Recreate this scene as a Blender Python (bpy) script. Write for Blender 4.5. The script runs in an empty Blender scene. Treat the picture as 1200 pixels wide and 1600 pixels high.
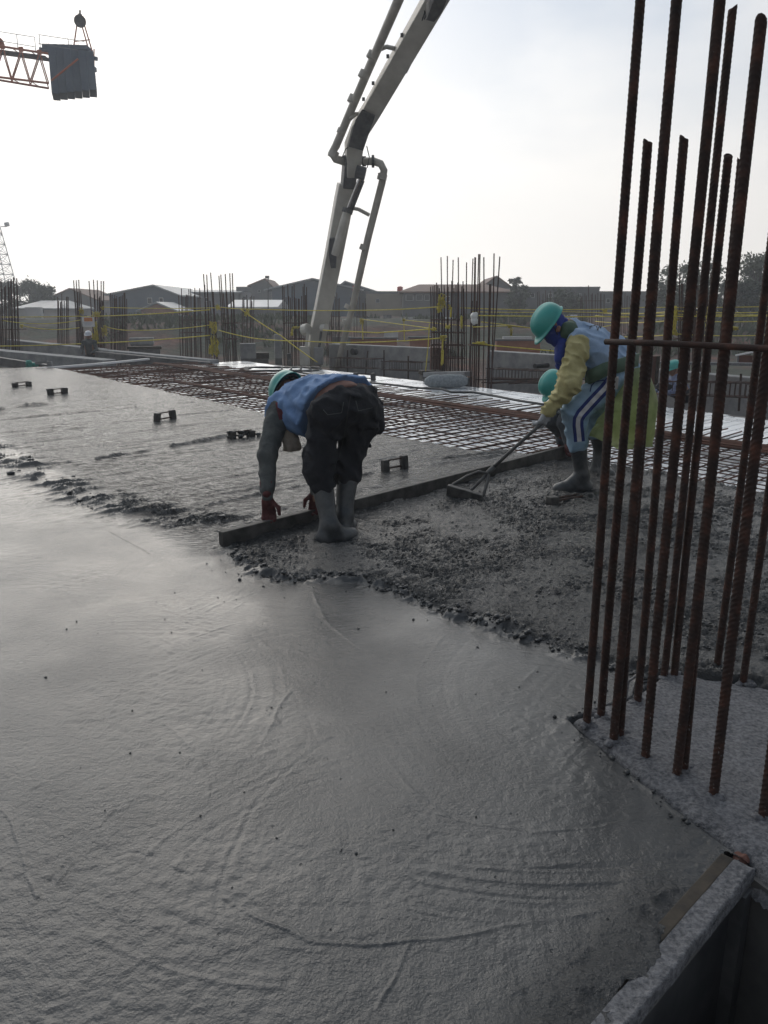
import bpy, bmesh, math, random
import numpy as np
from mathutils import Vector, Matrix, Euler
random.seed(7)
SC = bpy.context.scene
COL = SC.collection
R = math.radians

# ------------------------------------------------------------ camera, light, exposure
CAMH = 1.4
PITCH = math.atan(315 / 1200)
cd = bpy.data.cameras.new('camera'); cam = bpy.data.objects.new('camera', cd); COL.objects.link(cam)
cam.location = (0, 0, CAMH); cam.rotation_euler = (math.pi / 2 - PITCH, 0, 0)
cd.sensor_fit = 'VERTICAL'; cd.sensor_height = 24; cd.lens = 24 * 1200 / 1600
cd.clip_start = 0.05; cd.clip_end = 4000
SC.camera = cam
SUN_AZ, SUN_EL = R(-20), R(27)          # azimuth from +Y, clockwise positive
SUN_DIR = Vector((math.sin(SUN_AZ) * math.cos(SUN_EL), math.cos(SUN_AZ) * math.cos(SUN_EL), math.sin(SUN_EL)))
sl = bpy.data.lights.new('sun', 'SUN'); sl.energy = 0.7; sl.angle = R(50); sl.color = (1, .95, .87)
so = bpy.data.objects.new('sun', sl); COL.objects.link(so)
so.rotation_euler = SUN_DIR.to_track_quat('Z', 'Y').to_euler()
SC.view_settings.view_transform = 'Standard'; SC.view_settings.look = 'None'
SC.view_settings.exposure = 0.30; SC.view_settings.gamma = 1; SC.view_settings.use_curve_mapping = False
SC.cycles.use_denoising = True
SC.cycles.max_bounces = 6; SC.cycles.diffuse_bounces = 3; SC.cycles.glossy_bounces = 3
SC.cycles.transmission_bounces = 4; SC.cycles.volume_bounces = 2; SC.cycles.transparent_max_bounces = 8
SC.cycles.sample_clamp_indirect = 6

W = bpy.data.worlds.new('World'); SC.world = W; W.use_nodes = True
nt = W.node_tree; nt.nodes.clear()
def N(tree, typ, **kw):
    n = tree.nodes.new(typ)
    for k, v in kw.items(): setattr(n, k, v)
    return n
def math_node(tree, op, a, b=None, clamp=False):
    n = N(tree, 'ShaderNodeMath', operation=op); n.use_clamp = clamp
    for i, v in enumerate((a, b)):
        if v is None: continue
        if isinstance(v, (int, float)): n.inputs[i].default_value = v
        else: tree.links.new(v, n.inputs[i])
    return n.outputs[0]
def ramp(tree, fac, stops):
    n = N(tree, 'ShaderNodeValToRGB')
    el = n.color_ramp.elements
    while len(el) < len(stops): el.new(.5)
    for e, (p, c) in zip(el, stops):
        e.position = p; e.color = c if len(c) == 4 else (*c, 1)
    tree.links.new(fac, n.inputs[0])
    return n.outputs[0]
def mixc(tree, fac, a, b, blend='MIX'):
    n = N(tree, 'ShaderNodeMix', data_type='RGBA', blend_type=blend)
    for i, v in ((0, fac), (6, a), (7, b)):
        if isinstance(v, (int, float)): n.inputs[i].default_value = v
        elif isinstance(v, (tuple, list)): n.inputs[i].default_value = (*v, 1) if len(v) == 3 else v
        else: tree.links.new(v, n.inputs[i])
    return n.outputs[2]
sky = N(nt, 'ShaderNodeTexSky', sky_type='NISHITA'); sky.sun_disc = False
sky.sun_elevation = SUN_EL; sky.sun_rotation = SUN_AZ; sky.dust_density = 4; sky.air_density = 1.2
tc = N(nt, 'ShaderNodeTexCoord')
nrm = N(nt, 'ShaderNodeVectorMath', operation='NORMALIZE'); nt.links.new(tc.outputs['Generated'], nrm.inputs[0])
sep = N(nt, 'ShaderNodeSeparateXYZ'); nt.links.new(nrm.outputs[0], sep.inputs[0])
zc = math_node(nt, 'MAXIMUM', sep.outputs[2], 0.0)
den = math_node(nt, 'ADD', zc, 0.22)
cx = math_node(nt, 'DIVIDE', sep.outputs[0], den); cy = math_node(nt, 'DIVIDE', sep.outputs[1], den)
cmb = N(nt, 'ShaderNodeCombineXYZ'); nt.links.new(cx, cmb.inputs[0]); nt.links.new(cy, cmb.inputs[1]); cmb.inputs[2].default_value = 13.0
nz = N(nt, 'ShaderNodeTexNoise'); nz.inputs['Scale'].default_value = 1.05; nz.inputs['Detail'].default_value = 5; nz.inputs['Roughness'].default_value = .5
nt.links.new(cmb.outputs[0], nz.inputs[0])
gap = ramp(nt, nz.outputs[0], [(.44, (0, 0, 0)), (.63, (1, 1, 1))])      # 1 = thick bright cloud, 0 = thin bluish patch
dot = N(nt, 'ShaderNodeVectorMath', operation='DOT_PRODUCT'); nt.links.new(nrm.outputs[0], dot.inputs[0]); dot.inputs[1].default_value = SUN_DIR
glow = math_node(nt, 'POWER', math_node(nt, 'ADD', math_node(nt, 'MULTIPLY', dot.outputs['Value'], .5), .5), 3.2)
# cloud brightness: brighter round the hidden sun, creamy low down, whiter overhead
elev = ramp(nt, zc, [(0.0, (5.6, 5.1, 4.5)), (.12, (4.2, 3.95, 3.65)), (.35, (2.5, 2.5, 2.55)), (1.0, (1.8, 2.0, 2.25))])
glow2 = math_node(nt, 'MULTIPLY', math_node(nt, 'POWER', math_node(nt, 'MAXIMUM', dot.outputs['Value'], 0.0), 9.0), .15)
glow = math_node(nt, 'ADD', glow, glow2)
glc = N(nt, 'ShaderNodeVectorMath', operation='SCALE'); glc.inputs[0].default_value = (8.0, 7.85, 7.6); nt.links.new(glow, glc.inputs['Scale'])
cl = N(nt, 'ShaderNodeVectorMath', operation='ADD'); nt.links.new(elev, cl.inputs[0]); nt.links.new(glc.outputs[0], cl.inputs[1])
thin = mixc(nt, .80, sky.outputs[0], mixc(nt, 1, cl.outputs[0], (.50, .595, .735), 'MULTIPLY'))
skyc = mixc(nt, gap, thin, cl.outputs[0])
# low air is hazy: patches fade out towards the horizon
low = ramp(nt, zc, [(.10, (1, 1, 1)), (.34, (0, 0, 0))])
skyc = mixc(nt, low, skyc, cl.outputs[0])
bg = N(nt, 'ShaderNodeBackground'); bg.inputs[1].default_value = 0.1
nt.links.new(skyc, bg.inputs[0])
wo = N(nt, 'ShaderNodeOutputWorld'); nt.links.new(bg.outputs[0], wo.inputs[0])

# ------------------------------------------------------------ survey helpers: photo pixel -> metre position on a known plane
def ray(px, py):
    u = (px - 600) / 1200; v = (800 - py) / 1200
    return (u, math.cos(PITCH) + v * math.sin(PITCH), -math.sin(PITCH) + v * math.cos(PITCH))
def G(px, py, z=0.0):
    r = ray(px, py); t = (z - CAMH) / r[2]; return Vector((r[0] * t, r[1] * t, z))
def P(px, py, Y):
    r = ray(px, py); t = Y / r[1]; return Vector((r[0] * t, Y, CAMH + r[2] * t))

# ------------------------------------------------------------ numpy noise
def _hash(ix, iy, iz, seed):
    h = (ix.astype(np.int64) * 374761393 + iy.astype(np.int64) * 668265263 + iz.astype(np.int64) * 2147483647 + seed * 144665) & 0x7fffffff
    h = (h ^ (h >> 13)) * 1274126177 & 0x7fffffff
    h = (h ^ (h >> 16)) * 374761393 & 0x7fffffff
    return ((h ^ (h >> 15)) & 0xffff).astype(np.float32) / 65535.0
def vn2(x, y, seed=0):
    ix = np.floor(x); iy = np.floor(y); fx = (x - ix).astype(np.float32); fy = (y - iy).astype(np.float32)
    fx = fx * fx * (3 - 2 * fx); fy = fy * fy * (3 - 2 * fy); z = np.zeros(1)
    a = _hash(ix, iy, z, seed); b = _hash(ix + 1, iy, z, seed); c = _hash(ix, iy + 1, z, seed); d = _hash(ix + 1, iy + 1, z, seed)
    return (a * (1 - fx) + b * fx) * (1 - fy) + (c * (1 - fx) + d * fx) * fy
def fbm2(x, y, o=4, seed=0, g=.5):
    s = 0; a = 1; t = 0
    for i in range(o):
        s = s + a * vn2(x * 2 ** i + 17.3 * i, y * 2 ** i - 9.1 * i, seed + i); t += a; a *= g
    return s / t
def vn3(x, y, z, seed=0):
    ix = np.floor(x); iy = np.floor(y); iz = np.floor(z)
    f = [(q - p).astype(np.float32) for q, p in ((x, ix), (y, iy), (z, iz))]
    f = [q * q * (3 - 2 * q) for q in f]
    r = 0
    for dx in (0, 1):
        for dy in (0, 1):
            for dz in (0, 1):
                w = (f[0] if dx else 1 - f[0]) * (f[1] if dy else 1 - f[1]) * (f[2] if dz else 1 - f[2])
                r = r + w * _hash(ix + dx, iy + dy, iz + dz, seed)
    return r

# ------------------------------------------------------------ object helpers
def setp(o, label=None, cat=None, group=None, kind=None):
    if label: o['label'] = label
    if cat: o['category'] = cat
    if group: o['group'] = group
    if kind: o['kind'] = kind
    return o
def thing(name, label, cat, loc=(0, 0, 0), group=None, rz=0):
    o = bpy.data.objects.new(name, None); COL.objects.link(o); o.location = loc; o.rotation_euler = (0, 0, rz)
    o.empty_display_size = .2
    return setp(o, label, cat, group)
def link(name, me, m=None, parent=None, smooth=False, loc=None):
    o = bpy.data.objects.new(name, me); COL.objects.link(o)
    if m is not None and not me.materials: me.materials.append(m)
    if parent is not None: o.parent = parent
    if loc is not None: o.location = loc
    if smooth:
        me.polygons.foreach_set('use_smooth', np.ones(len(me.polygons), dtype=bool))
    return o
class MB:
    """collects vertices and faces for ONE mesh (one part)"""
    def __init__(s): s.v = []; s.f = []
    def add(s, v, f):
        b = len(s.v); s.v += [tuple(p) for p in v]; s.f += [tuple(b + i for i in q) for q in f]; return s
    def box(s, c, d, rz=0, rot=None):
        M = rot if rot is not None else Matrix.Rotation(rz, 3, 'Z'); c = Vector(c)
        v = [c + M @ Vector((x * d[0] / 2, y * d[1] / 2, z * d[2] / 2)) for x in (-1, 1) for y in (-1, 1) for z in (-1, 1)]
        return s.add(v, [(0, 1, 3, 2), (4, 6, 7, 5), (0, 4, 5, 1), (2, 3, 7, 6), (0, 2, 6, 4), (1, 5, 7, 3)])
    def frames(s, pts, up=None):
        pts = [Vector(p) for p in pts]; out = []; prev = None
        for i, p in enumerate(pts):
            a = pts[max(i - 1, 0)]; b = pts[min(i + 1, len(pts) - 1)]; t = (b - a).normalized()
            r = prev if prev is not None else (Vector(up) if up is not None else (Vector((0, 0, 1)) if abs(t.z) < .9 else Vector((0, 1, 0))))
            if up is not None: r = Vector(up)
            n = (r - t * r.dot(t))
            if n.length < 1e-5: n = t.orthogonal()
            n.normalize(); prev = n; out.append((p, t, n, t.cross(n)))
        return out
    def tube(s, pts, r, n=8, cap=True):
        fr = s.frames(pts); k = len(fr); rr = r if isinstance(r, (list, tuple)) else [r] * k
        v = []; f = []
        for (p, t, a, b), q in zip(fr, rr):
            for j in range(n):
                g = 2 * math.pi * j / n; v.append(p + (a * math.cos(g) + b * math.sin(g)) * q)
        for i in range(k - 1):
            for j in range(n):
                f.append((i * n + j, i * n + (j + 1) % n, (i + 1) * n + (j + 1) % n, (i + 1) * n + j))
        if cap: f.append(tuple(range(n - 1, -1, -1))); f.append(tuple((k - 1) * n + j for j in range(n)))
        return s.add(v, f)
    def sweep(s, pts, w, h, up=(0, 0, 1), cap=True):
        fr = s.frames(pts, up); k = len(fr); v = []; f = []
        ww = w if isinstance(w, (list, tuple)) else [w] * k; hh = h if isinstance(h, (list, tuple)) else [h] * k
        for (p, t, a, b), w_, h_ in zip(fr, ww, hh):
            for x, y in ((-1, -1), (1, -1), (1, 1), (-1, 1)): v.append(p + b * x * w_ / 2 + a * y * h_ / 2)
        for i in range(k - 1):
            for j in range(4): f.append((i * 4 + j, i * 4 + (j + 1) % 4, (i + 1) * 4 + (j + 1) % 4, (i + 1) * 4 + j))
        if cap: f.append((3, 2, 1, 0)); f.append(tuple((k - 1) * 4 + j for j in range(4)))
        return s.add(v, f)
    def prism(s, poly, z0, z1):
        n = len(poly)
        v = [(p[0], p[1], z0) for p in poly] + [(p[0], p[1], z1) for p in poly]
        f = [tuple(range(n - 1, -1, -1)), tuple(range(n, 2 * n))] + [(i, (i + 1) % n, n + (i + 1) % n, n + i) for i in range(n)]
        return s.add(v, f)
    def ico(s, c, r, jit=.25, squash=1.0, sub=1):
        bm = bmesh.new(); bmesh.ops.create_icosphere(bm, subdivisions=sub, radius=1)
        M = Euler((random.random() * 6, random.random() * 6, random.random() * 6)).to_matrix()
        v = []
        for q in bm.verts:
            w = M @ (q.co * r * random.uniform(1 - jit, 1 + jit)); v.append(Vector((w.x, w.y, w.z * squash)) + Vector(c))
        f = [tuple(x.index for x in q.verts) for q in bm.faces]; bm.free()
        return s.add(v, f)
    def mesh(s, name, off=(0, 0, 0)):
        me = bpy.data.meshes.new(name); o = Vector(off)
        me.from_pydata([(p[0] - o.x, p[1] - o.y, p[2] - o.z) for p in s.v], [], s.f); me.update()
        return me
    def build(s, name, m, parent=None, off=None, smooth=False, bevel=0):
        if off is None: off = parent.matrix_basis.translation if (parent is not None) else (0, 0, 0)
        base = Vector(off)
        q = parent
        while q is not None and q.parent is not None:      # sub-part: offsets add up
            q = q.parent; base = base + q.matrix_basis.translation
        me = s.mesh(name, base)
        o = link(name, me, m, parent, smooth)
        if bevel:
            b = o.modifiers.new('bevel', 'BEVEL'); b.width = bevel; b.segments = 2; b.limit_method = 'ANGLE'
        return o
def np_mesh(name, v, f):
    me = bpy.data.meshes.new(name); v = np.asarray(v, np.float32); f = np.asarray(f, np.int32); k = f.shape[1]
    me.vertices.add(len(v)); me.vertices.foreach_set('co', v.ravel())
    me.loops.add(f.size); me.loops.foreach_set('vertex_index', f.ravel())
    me.polygons.add(len(f)); me.polygons.foreach_set('loop_start', np.arange(0, f.size, k, dtype=np.int32))
    me.update(calc_edges=True); me.validate()
    return me

# ------------------------------------------------------------ materials (procedural)
def mat(name, col, rough=.6, metal=0, var=.25, scale=6, bump=0, bscale=60, col2=None, thr=(.35, .65), spec=None, rvar=0, detail=5):
    m = bpy.data.materials.new(name); m.use_nodes = True; t = m.node_tree; b = t.nodes['Principled BSDF']
    c = N(t, 'ShaderNodeTexCoord'); n = N(t, 'ShaderNodeTexNoise'); n.inputs['Scale'].default_value = scale; n.inputs['Detail'].default_value = detail
    n.inputs['Roughness'].default_value = .6
    t.links.new(c.outputs['Object'], n.inputs[0])
    if col2 is None:
        lo = tuple(x * (1 - var) for x in col); hi = tuple(min(1, x * (1 + var)) for x in col)
    else: lo, hi = col, col2
    out = ramp(t, n.outputs[0], [(thr[0], lo), (thr[1], hi)]); t.links.new(out, b.inputs['Base Color'])
    b.inputs['Metallic'].default_value = metal; b.inputs['Roughness'].default_value = rough
    if rvar:
        rr = ramp(t, n.outputs[0], [(.3, (max(0, rough - rvar),) * 3), (.7, (min(1, rough + rvar),) * 3)]); t.links.new(rr, b.inputs['Roughness'])
    if spec is not None: b.inputs['Specular IOR Level'].default_value = spec
    if bump:
        n2 = N(t, 'ShaderNodeTexNoise'); n2.inputs['Scale'].default_value = bscale; n2.inputs['Detail'].default_value = 4
        t.links.new(c.outputs['Object'], n2.inputs[0])
        bp = N(t, 'ShaderNodeBump'); bp.inputs['Strength'].default_value = 1; bp.inputs['Distance'].default_value = bump
        t.links.new(n2.outputs[0], bp.inputs['Height']); t.links.new(bp.outputs[0], b.inputs['Normal'])
    return m
M = {}
M['rust'] = mat('rusty_steel', (.030, .015, .011), .82, .0, scale=18, col2=(.085, .034, .021), bump=.0012, bscale=160)
M['rust_dark'] = mat('old_rusty_steel', (.028, .018, .015), .8, 0, scale=9, col2=(.07, .034, .025))
M['rust_fg'] = None
M['galv'] = mat('galvanised_sheet', (.62, .66, .70), .30, .85, scale=2.2, col2=(.80, .83, .86), rvar=.08)
M['conc'] = mat('dry_concrete', (.20, .205, .21), .85, 0, scale=3, col2=(.33, .33, .325), bump=.004, bscale=30)
M['conc_dark'] = mat('old_concrete', (.10, .10, .10), .85, 0, scale=3, col2=(.18, .178, .17), bump=.004, bscale=30)
M['soil'] = mat('soil', (.075, .048, .034), .95, 0, scale=.35, col2=(.17, .10, .066), bump=.06, bscale=2.5)
M['boom'] = mat('cream_boom_paint', (.46, .44, .39), .5, 0, scale=1.6, col2=(.62, .60, .54), bump=.002, bscale=12)
M['boomdk'] = mat('grimy_boom_steel', (.05, .052, .056), .6, .2, scale=4, col2=(.12, .12, .12))
M['pipe'] = mat('cream_pipe_paint', (.36, .34, .30), .5, 0, scale=3, col2=(.50, .475, .42))
M['chrome'] = mat('polished_rod', (.5, .5, .5), .2, 1)
M['timber'] = mat('cement_coated_timber', (.030, .029, .027), .7, 0, scale=9, col2=(.085, .082, .076), bump=.003, bscale=25)
M['wood'] = mat('raw_timber', (.028, .024, .019), .8, 0, scale=14, col2=(.07, .056, .04), bump=.003, bscale=40)
M['plyred'] = mat('red_film_plywood', (.10, .042, .030), .7, 0, scale=3, col2=(.16, .07, .05))
M['rope'] = mat('yellow_rope', (.44, .36, .035), .7, 0, scale=12, col2=(.68, .57, .08))
M['helm'] = mat('teal_hard_hat', (.040, .30, .265), .34, 0, scale=5, col2=(.060, .37, .325), rvar=.06)
M['helmw'] = mat('white_hard_hat', (.68, .70, .74), .35)
M['rustmat'] = mat('fresh_rust', (.055, .026, .018), .85, 0, scale=3, col2=(.125, .052, .032))
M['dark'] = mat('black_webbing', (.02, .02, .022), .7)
M['boot'] = mat('grey_rubber_boot', (.035, .040, .045), .45, 0, scale=8, col2=(.10, .105, .105), bump=.003, bscale=30)
M['skin'] = mat('brown_skin', (.22, .12, .08), .6, 0, scale=20, col2=(.28, .155, .10))
M['navy'] = mat('navy_work_trousers', (.006, .0075, .012), .85, 0, scale=7, col2=(.018, .019, .023), bump=.012, bscale=20)
M['bluevest'] = mat('blue_cotton_vest', (.11, .20, .38), .85, 0, scale=7, col2=(.17, .285, .49), bump=.010, bscale=18)
M['greysleeve'] = mat('grey_cotton_sleeve', (.055, .062, .062), .9, 0, scale=9, col2=(.10, .108, .105), bump=.010, bscale=20)
M['redcuff'] = mat('dark_red_knit', (.085, .020, .024), .9, 0, scale=20, col2=(.14, .032, .036), bump=.003, bscale=90)
M['brownshirt'] = mat('brown_undershirt', (.16, .085, .068), .9, 0, scale=9, col2=(.21, .12, .095), bump=.003, bscale=40)
M['beige'] = mat('beige_towel', (.24, .20, .16), .95, 0, scale=14, col2=(.36, .31, .25), bump=.004, bscale=50)
M['ltvest'] = mat('faded_blue_vest', (.23, .34, .50), .85, 0, scale=7, col2=(.33, .435, .58), bump=.009, bscale=18)
M['yellow'] = mat('dusty_yellow_sleeve', (.36, .32, .14), .85, 0, scale=8, col2=(.50, .45, .22), bump=.010, bscale=18)
M['hood'] = mat('royal_blue_hood', (.018, .035, .20), .85, 0, scale=9, col2=(.03, .06, .30), bump=.004, bscale=38)
M['ltpants'] = mat('pale_blue_track_trousers', (.21, .33, .44), .8, 0, scale=7, col2=(.29, .41, .52), bump=.009, bscale=18)
M['stripen'] = mat('navy_side_stripe', (.015, .03, .16), .8); M['stripew'] = mat('white_side_stripe', (.55, .55, .56), .8)
M['glovew'] = mat('dirty_white_glove', (.30, .31, .32), .9, 0, scale=14, col2=(.48, .49, .50), bump=.003, bscale=60)
M['gloved'] = mat('dark_red_glove', (.060, .020, .022), .9, 0, scale=14, col2=(.12, .04, .036), bump=.003, bscale=60)
M['grey_cloth'] = mat('dark_grey_work_clothes', (.04, .045, .052), .9, 0, scale=7, col2=(.07, .076, .085), bump=.004, bscale=34)
M['green_band'] = mat('green_waist_band', (.05, .095, .06), .7, 0, scale=6, col2=(.08, .13, .085), bump=.003, bscale=30)
M['plaid'] = mat('blue_plaid_shirt', (.10, .13, .24), .9, 0, scale=20, col2=(.20, .23, .33))
M['orange'] = mat('orange_crane_paint', (.50, .12, .04), .5, 0, scale=2, col2=(.42, .14, .06))
M['cweight'] = mat('blue_grey_counterweight', (.085, .12, .17), .8, 0, scale=1.2, col2=(.12, .16, .21))
M['steel'] = mat('dull_steel', (.16, .165, .17), .5, .6, scale=6, col2=(.26, .265, .27))
M['white'] = mat('white_board', (.72, .72, .72), .6, 0, var=.04)
M['signtop'] = mat('sign_orange_print', (.70, .30, .08), .6, 0, scale=9, col2=(.55, .16, .06))
M['signtext'] = mat('sign_blue_print', (.30, .32, .45), .6)
M['bag'] = mat('white_plastic_bag', (.66, .66, .63), .4, 0, var=.08)
M['tape'] = mat('grey_tape', (.38, .37, .35), .6)
M['cable'] = mat('black_hose', (.02, .022, .024), .55)
M['teal_cloth'] = mat('green_cloth', (.05, .22, .18), .85, 0, scale=12, col2=(.08, .30, .25), bump=.004, bscale=40)

# ---- wet concrete
def N2_(t):
    n = N(t, 'ShaderNodeAttribute'); n.attribute_name = 'screed_zone'; return n.outputs['Fac']
def concrete_material():
    m = bpy.data.materials.new('fresh_wet_concrete'); m.use_nodes = True; t = m.node_tree; b = t.nodes['Principled BSDF']
    c = N(t, 'ShaderNodeTexCoord').outputs['Object']
    def noise(s, d=4, r=.55, vec=None):
        n = N(t, 'ShaderNodeTexNoise'); n.inputs['Scale'].default_value = s; n.inputs['Detail'].default_value = d; n.inputs['Roughness'].default_value = r
        t.links.new(vec if vec is not None else c, n.inputs[0]); return n.outputs[0]
    a = N(t, 'ShaderNodeAttribute'); a.attribute_name = 'rough_zone'; rz = a.outputs['Fac']
    big = noise(1.1, 5); mid = noise(7, 5); fine = noise(55, 4, .6); pit = noise(140, 3, .65)
    mp = N(t, 'ShaderNodeMapping'); t.links.new(c, mp.inputs[0]); mp.inputs['Rotation'].default_value = (0, 0, R(-45)); mp.inputs['Scale'].default_value = (1, 9, 1)
    streak = noise(6, 4, .6, mp.outputs[0])
    colr = ramp(t, big, [(.32, (.034, .037, .040)), (.68, (.054, .058, .060))])
    colr = mixc(t, .35, colr, ramp(t, mid, [(.3, (.027, .030, .033)), (.7, (.062, .066, .068))]))
    t.links.new(colr, b.inputs['Base Color'])
    rg = ramp(t, mid, [(.25, (.14,) * 3), (.75, (.28,) * 3)])
    rg = mixc(t, rz, rg, (.13, .13, .13))
    rgb2 = mixc(t, math_node(t, 'MULTIPLY', N2_(t), .5), rg, ramp(t, streak, [(.35, (.06,) * 3), (.65, (.30,) * 3)]))
    t.links.new(rgb2, b.inputs['Roughness'])
    b.inputs['IOR'].default_value = 1.5
    pat = ramp(t, noise(1.3, 5), [(.36, (.40,) * 3), (.66, (1.25,) * 3)])
    a2 = N(t, 'ShaderNodeAttribute'); a2.attribute_name = 'screed_zone'
    hgt = math_node(t, 'MULTIPLY', math_node(t, 'MULTIPLY', fine, pat), .0040)
    hgt = math_node(t, 'ADD', hgt, math_node(t, 'MULTIPLY', math_node(t, 'MULTIPLY', pit, pat), .0026))
    hgt = math_node(t, 'ADD', hgt, math_node(t, 'MULTIPLY', mid, .0022))
    hgt = math_node(t, 'ADD', hgt, math_node(t, 'MULTIPLY', math_node(t, 'MULTIPLY', streak, a2.outputs['Fac']), .018))
    rgh = math_node(t, 'MULTIPLY', math_node(t, 'MULTIPLY', noise(70, 4, .72), .030), rz)
    hgt = math_node(t, 'ADD', hgt, rgh)
    scb = math_node(t, 'MULTIPLY', math_node(t, 'MULTIPLY', noise(30, 4, .7), ramp(t, streak, [(.47, (.10,) * 3), (.65, (1,) * 3)])), .034)
    hgt = math_node(t, 'ADD', hgt, math_node(t, 'MULTIPLY', scb, a2.outputs['Fac']))
    # small dark pits
    v = N(t, 'ShaderNodeTexVoronoi'); v.inputs['Scale'].default_value = 26; t.links.new(c, v.inputs[0])
    pm = ramp(t, v.outputs['Distance'], [(.05, (1, 1, 1)), (.14, (0, 0, 0))])
    sparse = ramp(t, noise(9, 2), [(.56, (0, 0, 0)), (.66, (1, 1, 1))])
    hgt = math_node(t, 'SUBTRACT', hgt, math_node(t, 'MULTIPLY', math_node(t, 'MULTIPLY', pm, sparse), .003))
    bp = N(t, 'ShaderNodeBump'); bp.inputs['Strength'].default_value = 1; bp.inputs['Distance'].default_value = 1
    t.links.new(hgt, bp.inputs['Height']); t.links.new(bp.outputs[0], b.inputs['Normal'])
    return m
M['wet'] = concrete_material()
def block_material():
    m = bpy.data.materials.new('cement_splashed_concrete'); m.use_nodes = True; t = m.node_tree; b = t.nodes['Principled BSDF']
    c = N(t, 'ShaderNodeTexCoord').outputs['Object']
    def noise(s, d=5, r=.6):
        n = N(t, 'ShaderNodeTexNoise'); n.inputs['Scale'].default_value = s; n.inputs['Detail'].default_value = d; n.inputs['Roughness'].default_value = r
        t.links.new(c, n.inputs[0]); return n.outputs[0]
    a = noise(9); f = noise(70, 4, .7)
    col = ramp(t, a, [(.3, (.06, .064, .072)), (.7, (.15, .155, .168))])
    col = mixc(t, .5, col, ramp(t, f, [(.38, (.045, .048, .055)), (.62, (.30, .30, .31))]))
    t.links.new(col, b.inputs['Base Color']); b.inputs['Roughness'].default_value = .75
    bp = N(t, 'ShaderNodeBump'); bp.inputs['Distance'].default_value = .012
    t.links.new(f, bp.inputs['Height']); t.links.new(bp.outputs[0], b.inputs['Normal'])
    return m
M['block'] = block_material()
def fg_rust():
    m = bpy.data.materials.new('rusty_rebar_with_cement_splashes'); m.use_nodes = True; t = m.node_tree; b = t.nodes['Principled BSDF']
    c = N(t, 'ShaderNodeTexCoord').outputs['Object']
    def noise(s, d=5, r=.6):
        n = N(t, 'ShaderNodeTexNoise'); n.inputs['Scale'].default_value = s; n.inputs['Detail'].default_value = d; n.inputs['Roughness'].default_value = r
        t.links.new(c, n.inputs[0]); return n.outputs[0]
    col = ramp(t, noise(14), [(.3, (.014, .009, .008)), (.52, (.036, .017, .012)), (.72, (.105, .038, .022))])
    se = N(t, 'ShaderNodeSeparateXYZ'); t.links.new(c, se.inputs[0])
    lo = ramp(t, math_node(t, 'DIVIDE', se.outputs[2], 1.0), [(0.0, (1, 1, 1)), (.12, (.55, .55, .55)), (.8, (0, 0, 0))])   # cement splashes near the slab
    th = math_node(t, 'SUBTRACT', .69, math_node(t, 'MULTIPLY', lo, .16))
    sp = math_node(t, 'MULTIPLY', math_node(t, 'SUBTRACT', noise(95, 4, .8), th), 18, clamp=True)
    col = mixc(t, sp, col, (.30, .30, .30)); t.links.new(col, b.inputs['Base Color']); b.inputs['Roughness'].default_value = .8
    bp = N(t, 'ShaderNodeBump'); bp.inputs['Distance'].default_value = .0015
    t.links.new(noise(180, 3), bp.inputs['Height']); t.links.new(bp.outputs[0], b.inputs['Normal'])
    return m
M['rust_fg'] = fg_rust()
def ground_material():
    m = bpy.data.materials.new('reddish_soil_with_weeds'); m.use_nodes = True; t = m.node_tree; b = t.nodes['Principled BSDF']
    c = N(t, 'ShaderNodeTexCoord').outputs['Object']
    def noise(s, d=5, r=.6):
        n = N(t, 'ShaderNodeTexNoise'); n.inputs['Scale'].default_value = s; n.inputs['Detail'].default_value = d; n.inputs['Roughness'].default_value = r
        t.links.new(c, n.inputs[0]); return n.outputs[0]
    col = ramp(t, noise(.9, 7), [(.3, (.018, .012, .008)), (.52, (.060, .027, .016)), (.72, (.16, .056, .032))])
    gm = ramp(t, noise(.11, 5), [(.47, (0, 0, 0)), (.56, (1, 1, 1))])
    gr = ramp(t, noise(3, 5), [(.3, (.010, .017, .008)), (.7, (.030, .042, .018))])
    col = mixc(t, gm, col, gr); t.links.new(col, b.inputs['Base Color']); b.inputs['Roughness'].default_value = .95
    bp = N(t, 'ShaderNodeBump'); bp.inputs['Distance'].default_value = .15
    t.links.new(noise(1.6, 6), bp.inputs['Height']); t.links.new(bp.outputs[0], b.inputs['Normal'])
    return m
M['ground'] = ground_material()
def plastic_material():
    m = bpy.data.materials.new('yellow_green_plastic_sheet'); m.use_nodes = True; t = m.node_tree; t.nodes.clear()
    o = N(t, 'ShaderNodeOutputMaterial'); c = N(t, 'ShaderNodeTexCoord').outputs['Object']
    n = N(t, 'ShaderNodeTexNoise'); n.inputs['Scale'].default_value = 9; n.inputs['Detail'].default_value = 4; t.links.new(c, n.inputs[0])
    col = ramp(t, n.outputs[0], [(.3, (.20, .25, .09)), (.7, (.38, .43, .19))])
    p = N(t, 'ShaderNodeBsdfPrincipled'); t.links.new(col, p.inputs['Base Color']); p.inputs['Roughness'].default_value = .35
    tr = N(t, 'ShaderNodeBsdfTranslucent'); t.links.new(col, tr.inputs[0])
    tp = N(t, 'ShaderNodeBsdfTransparent'); tp.inputs[0].default_value = (.8, .9, .6, 1)
    mx = N(t, 'ShaderNodeMixShader'); mx.inputs[0].default_value = .5; t.links.new(p.outputs[0], mx.inputs[1]); t.links.new(tr.outputs[0], mx.inputs[2])
    m2 = N(t, 'ShaderNodeMixShader'); m2.inputs[0].default_value = .22; t.links.new(mx.outputs[0], m2.inputs[1]); t.links.new(tp.outputs[0], m2.inputs[2])
    t.links.new(m2.outputs[0], o.inputs[0])
    return m
M['plastic'] = plastic_material()
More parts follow.
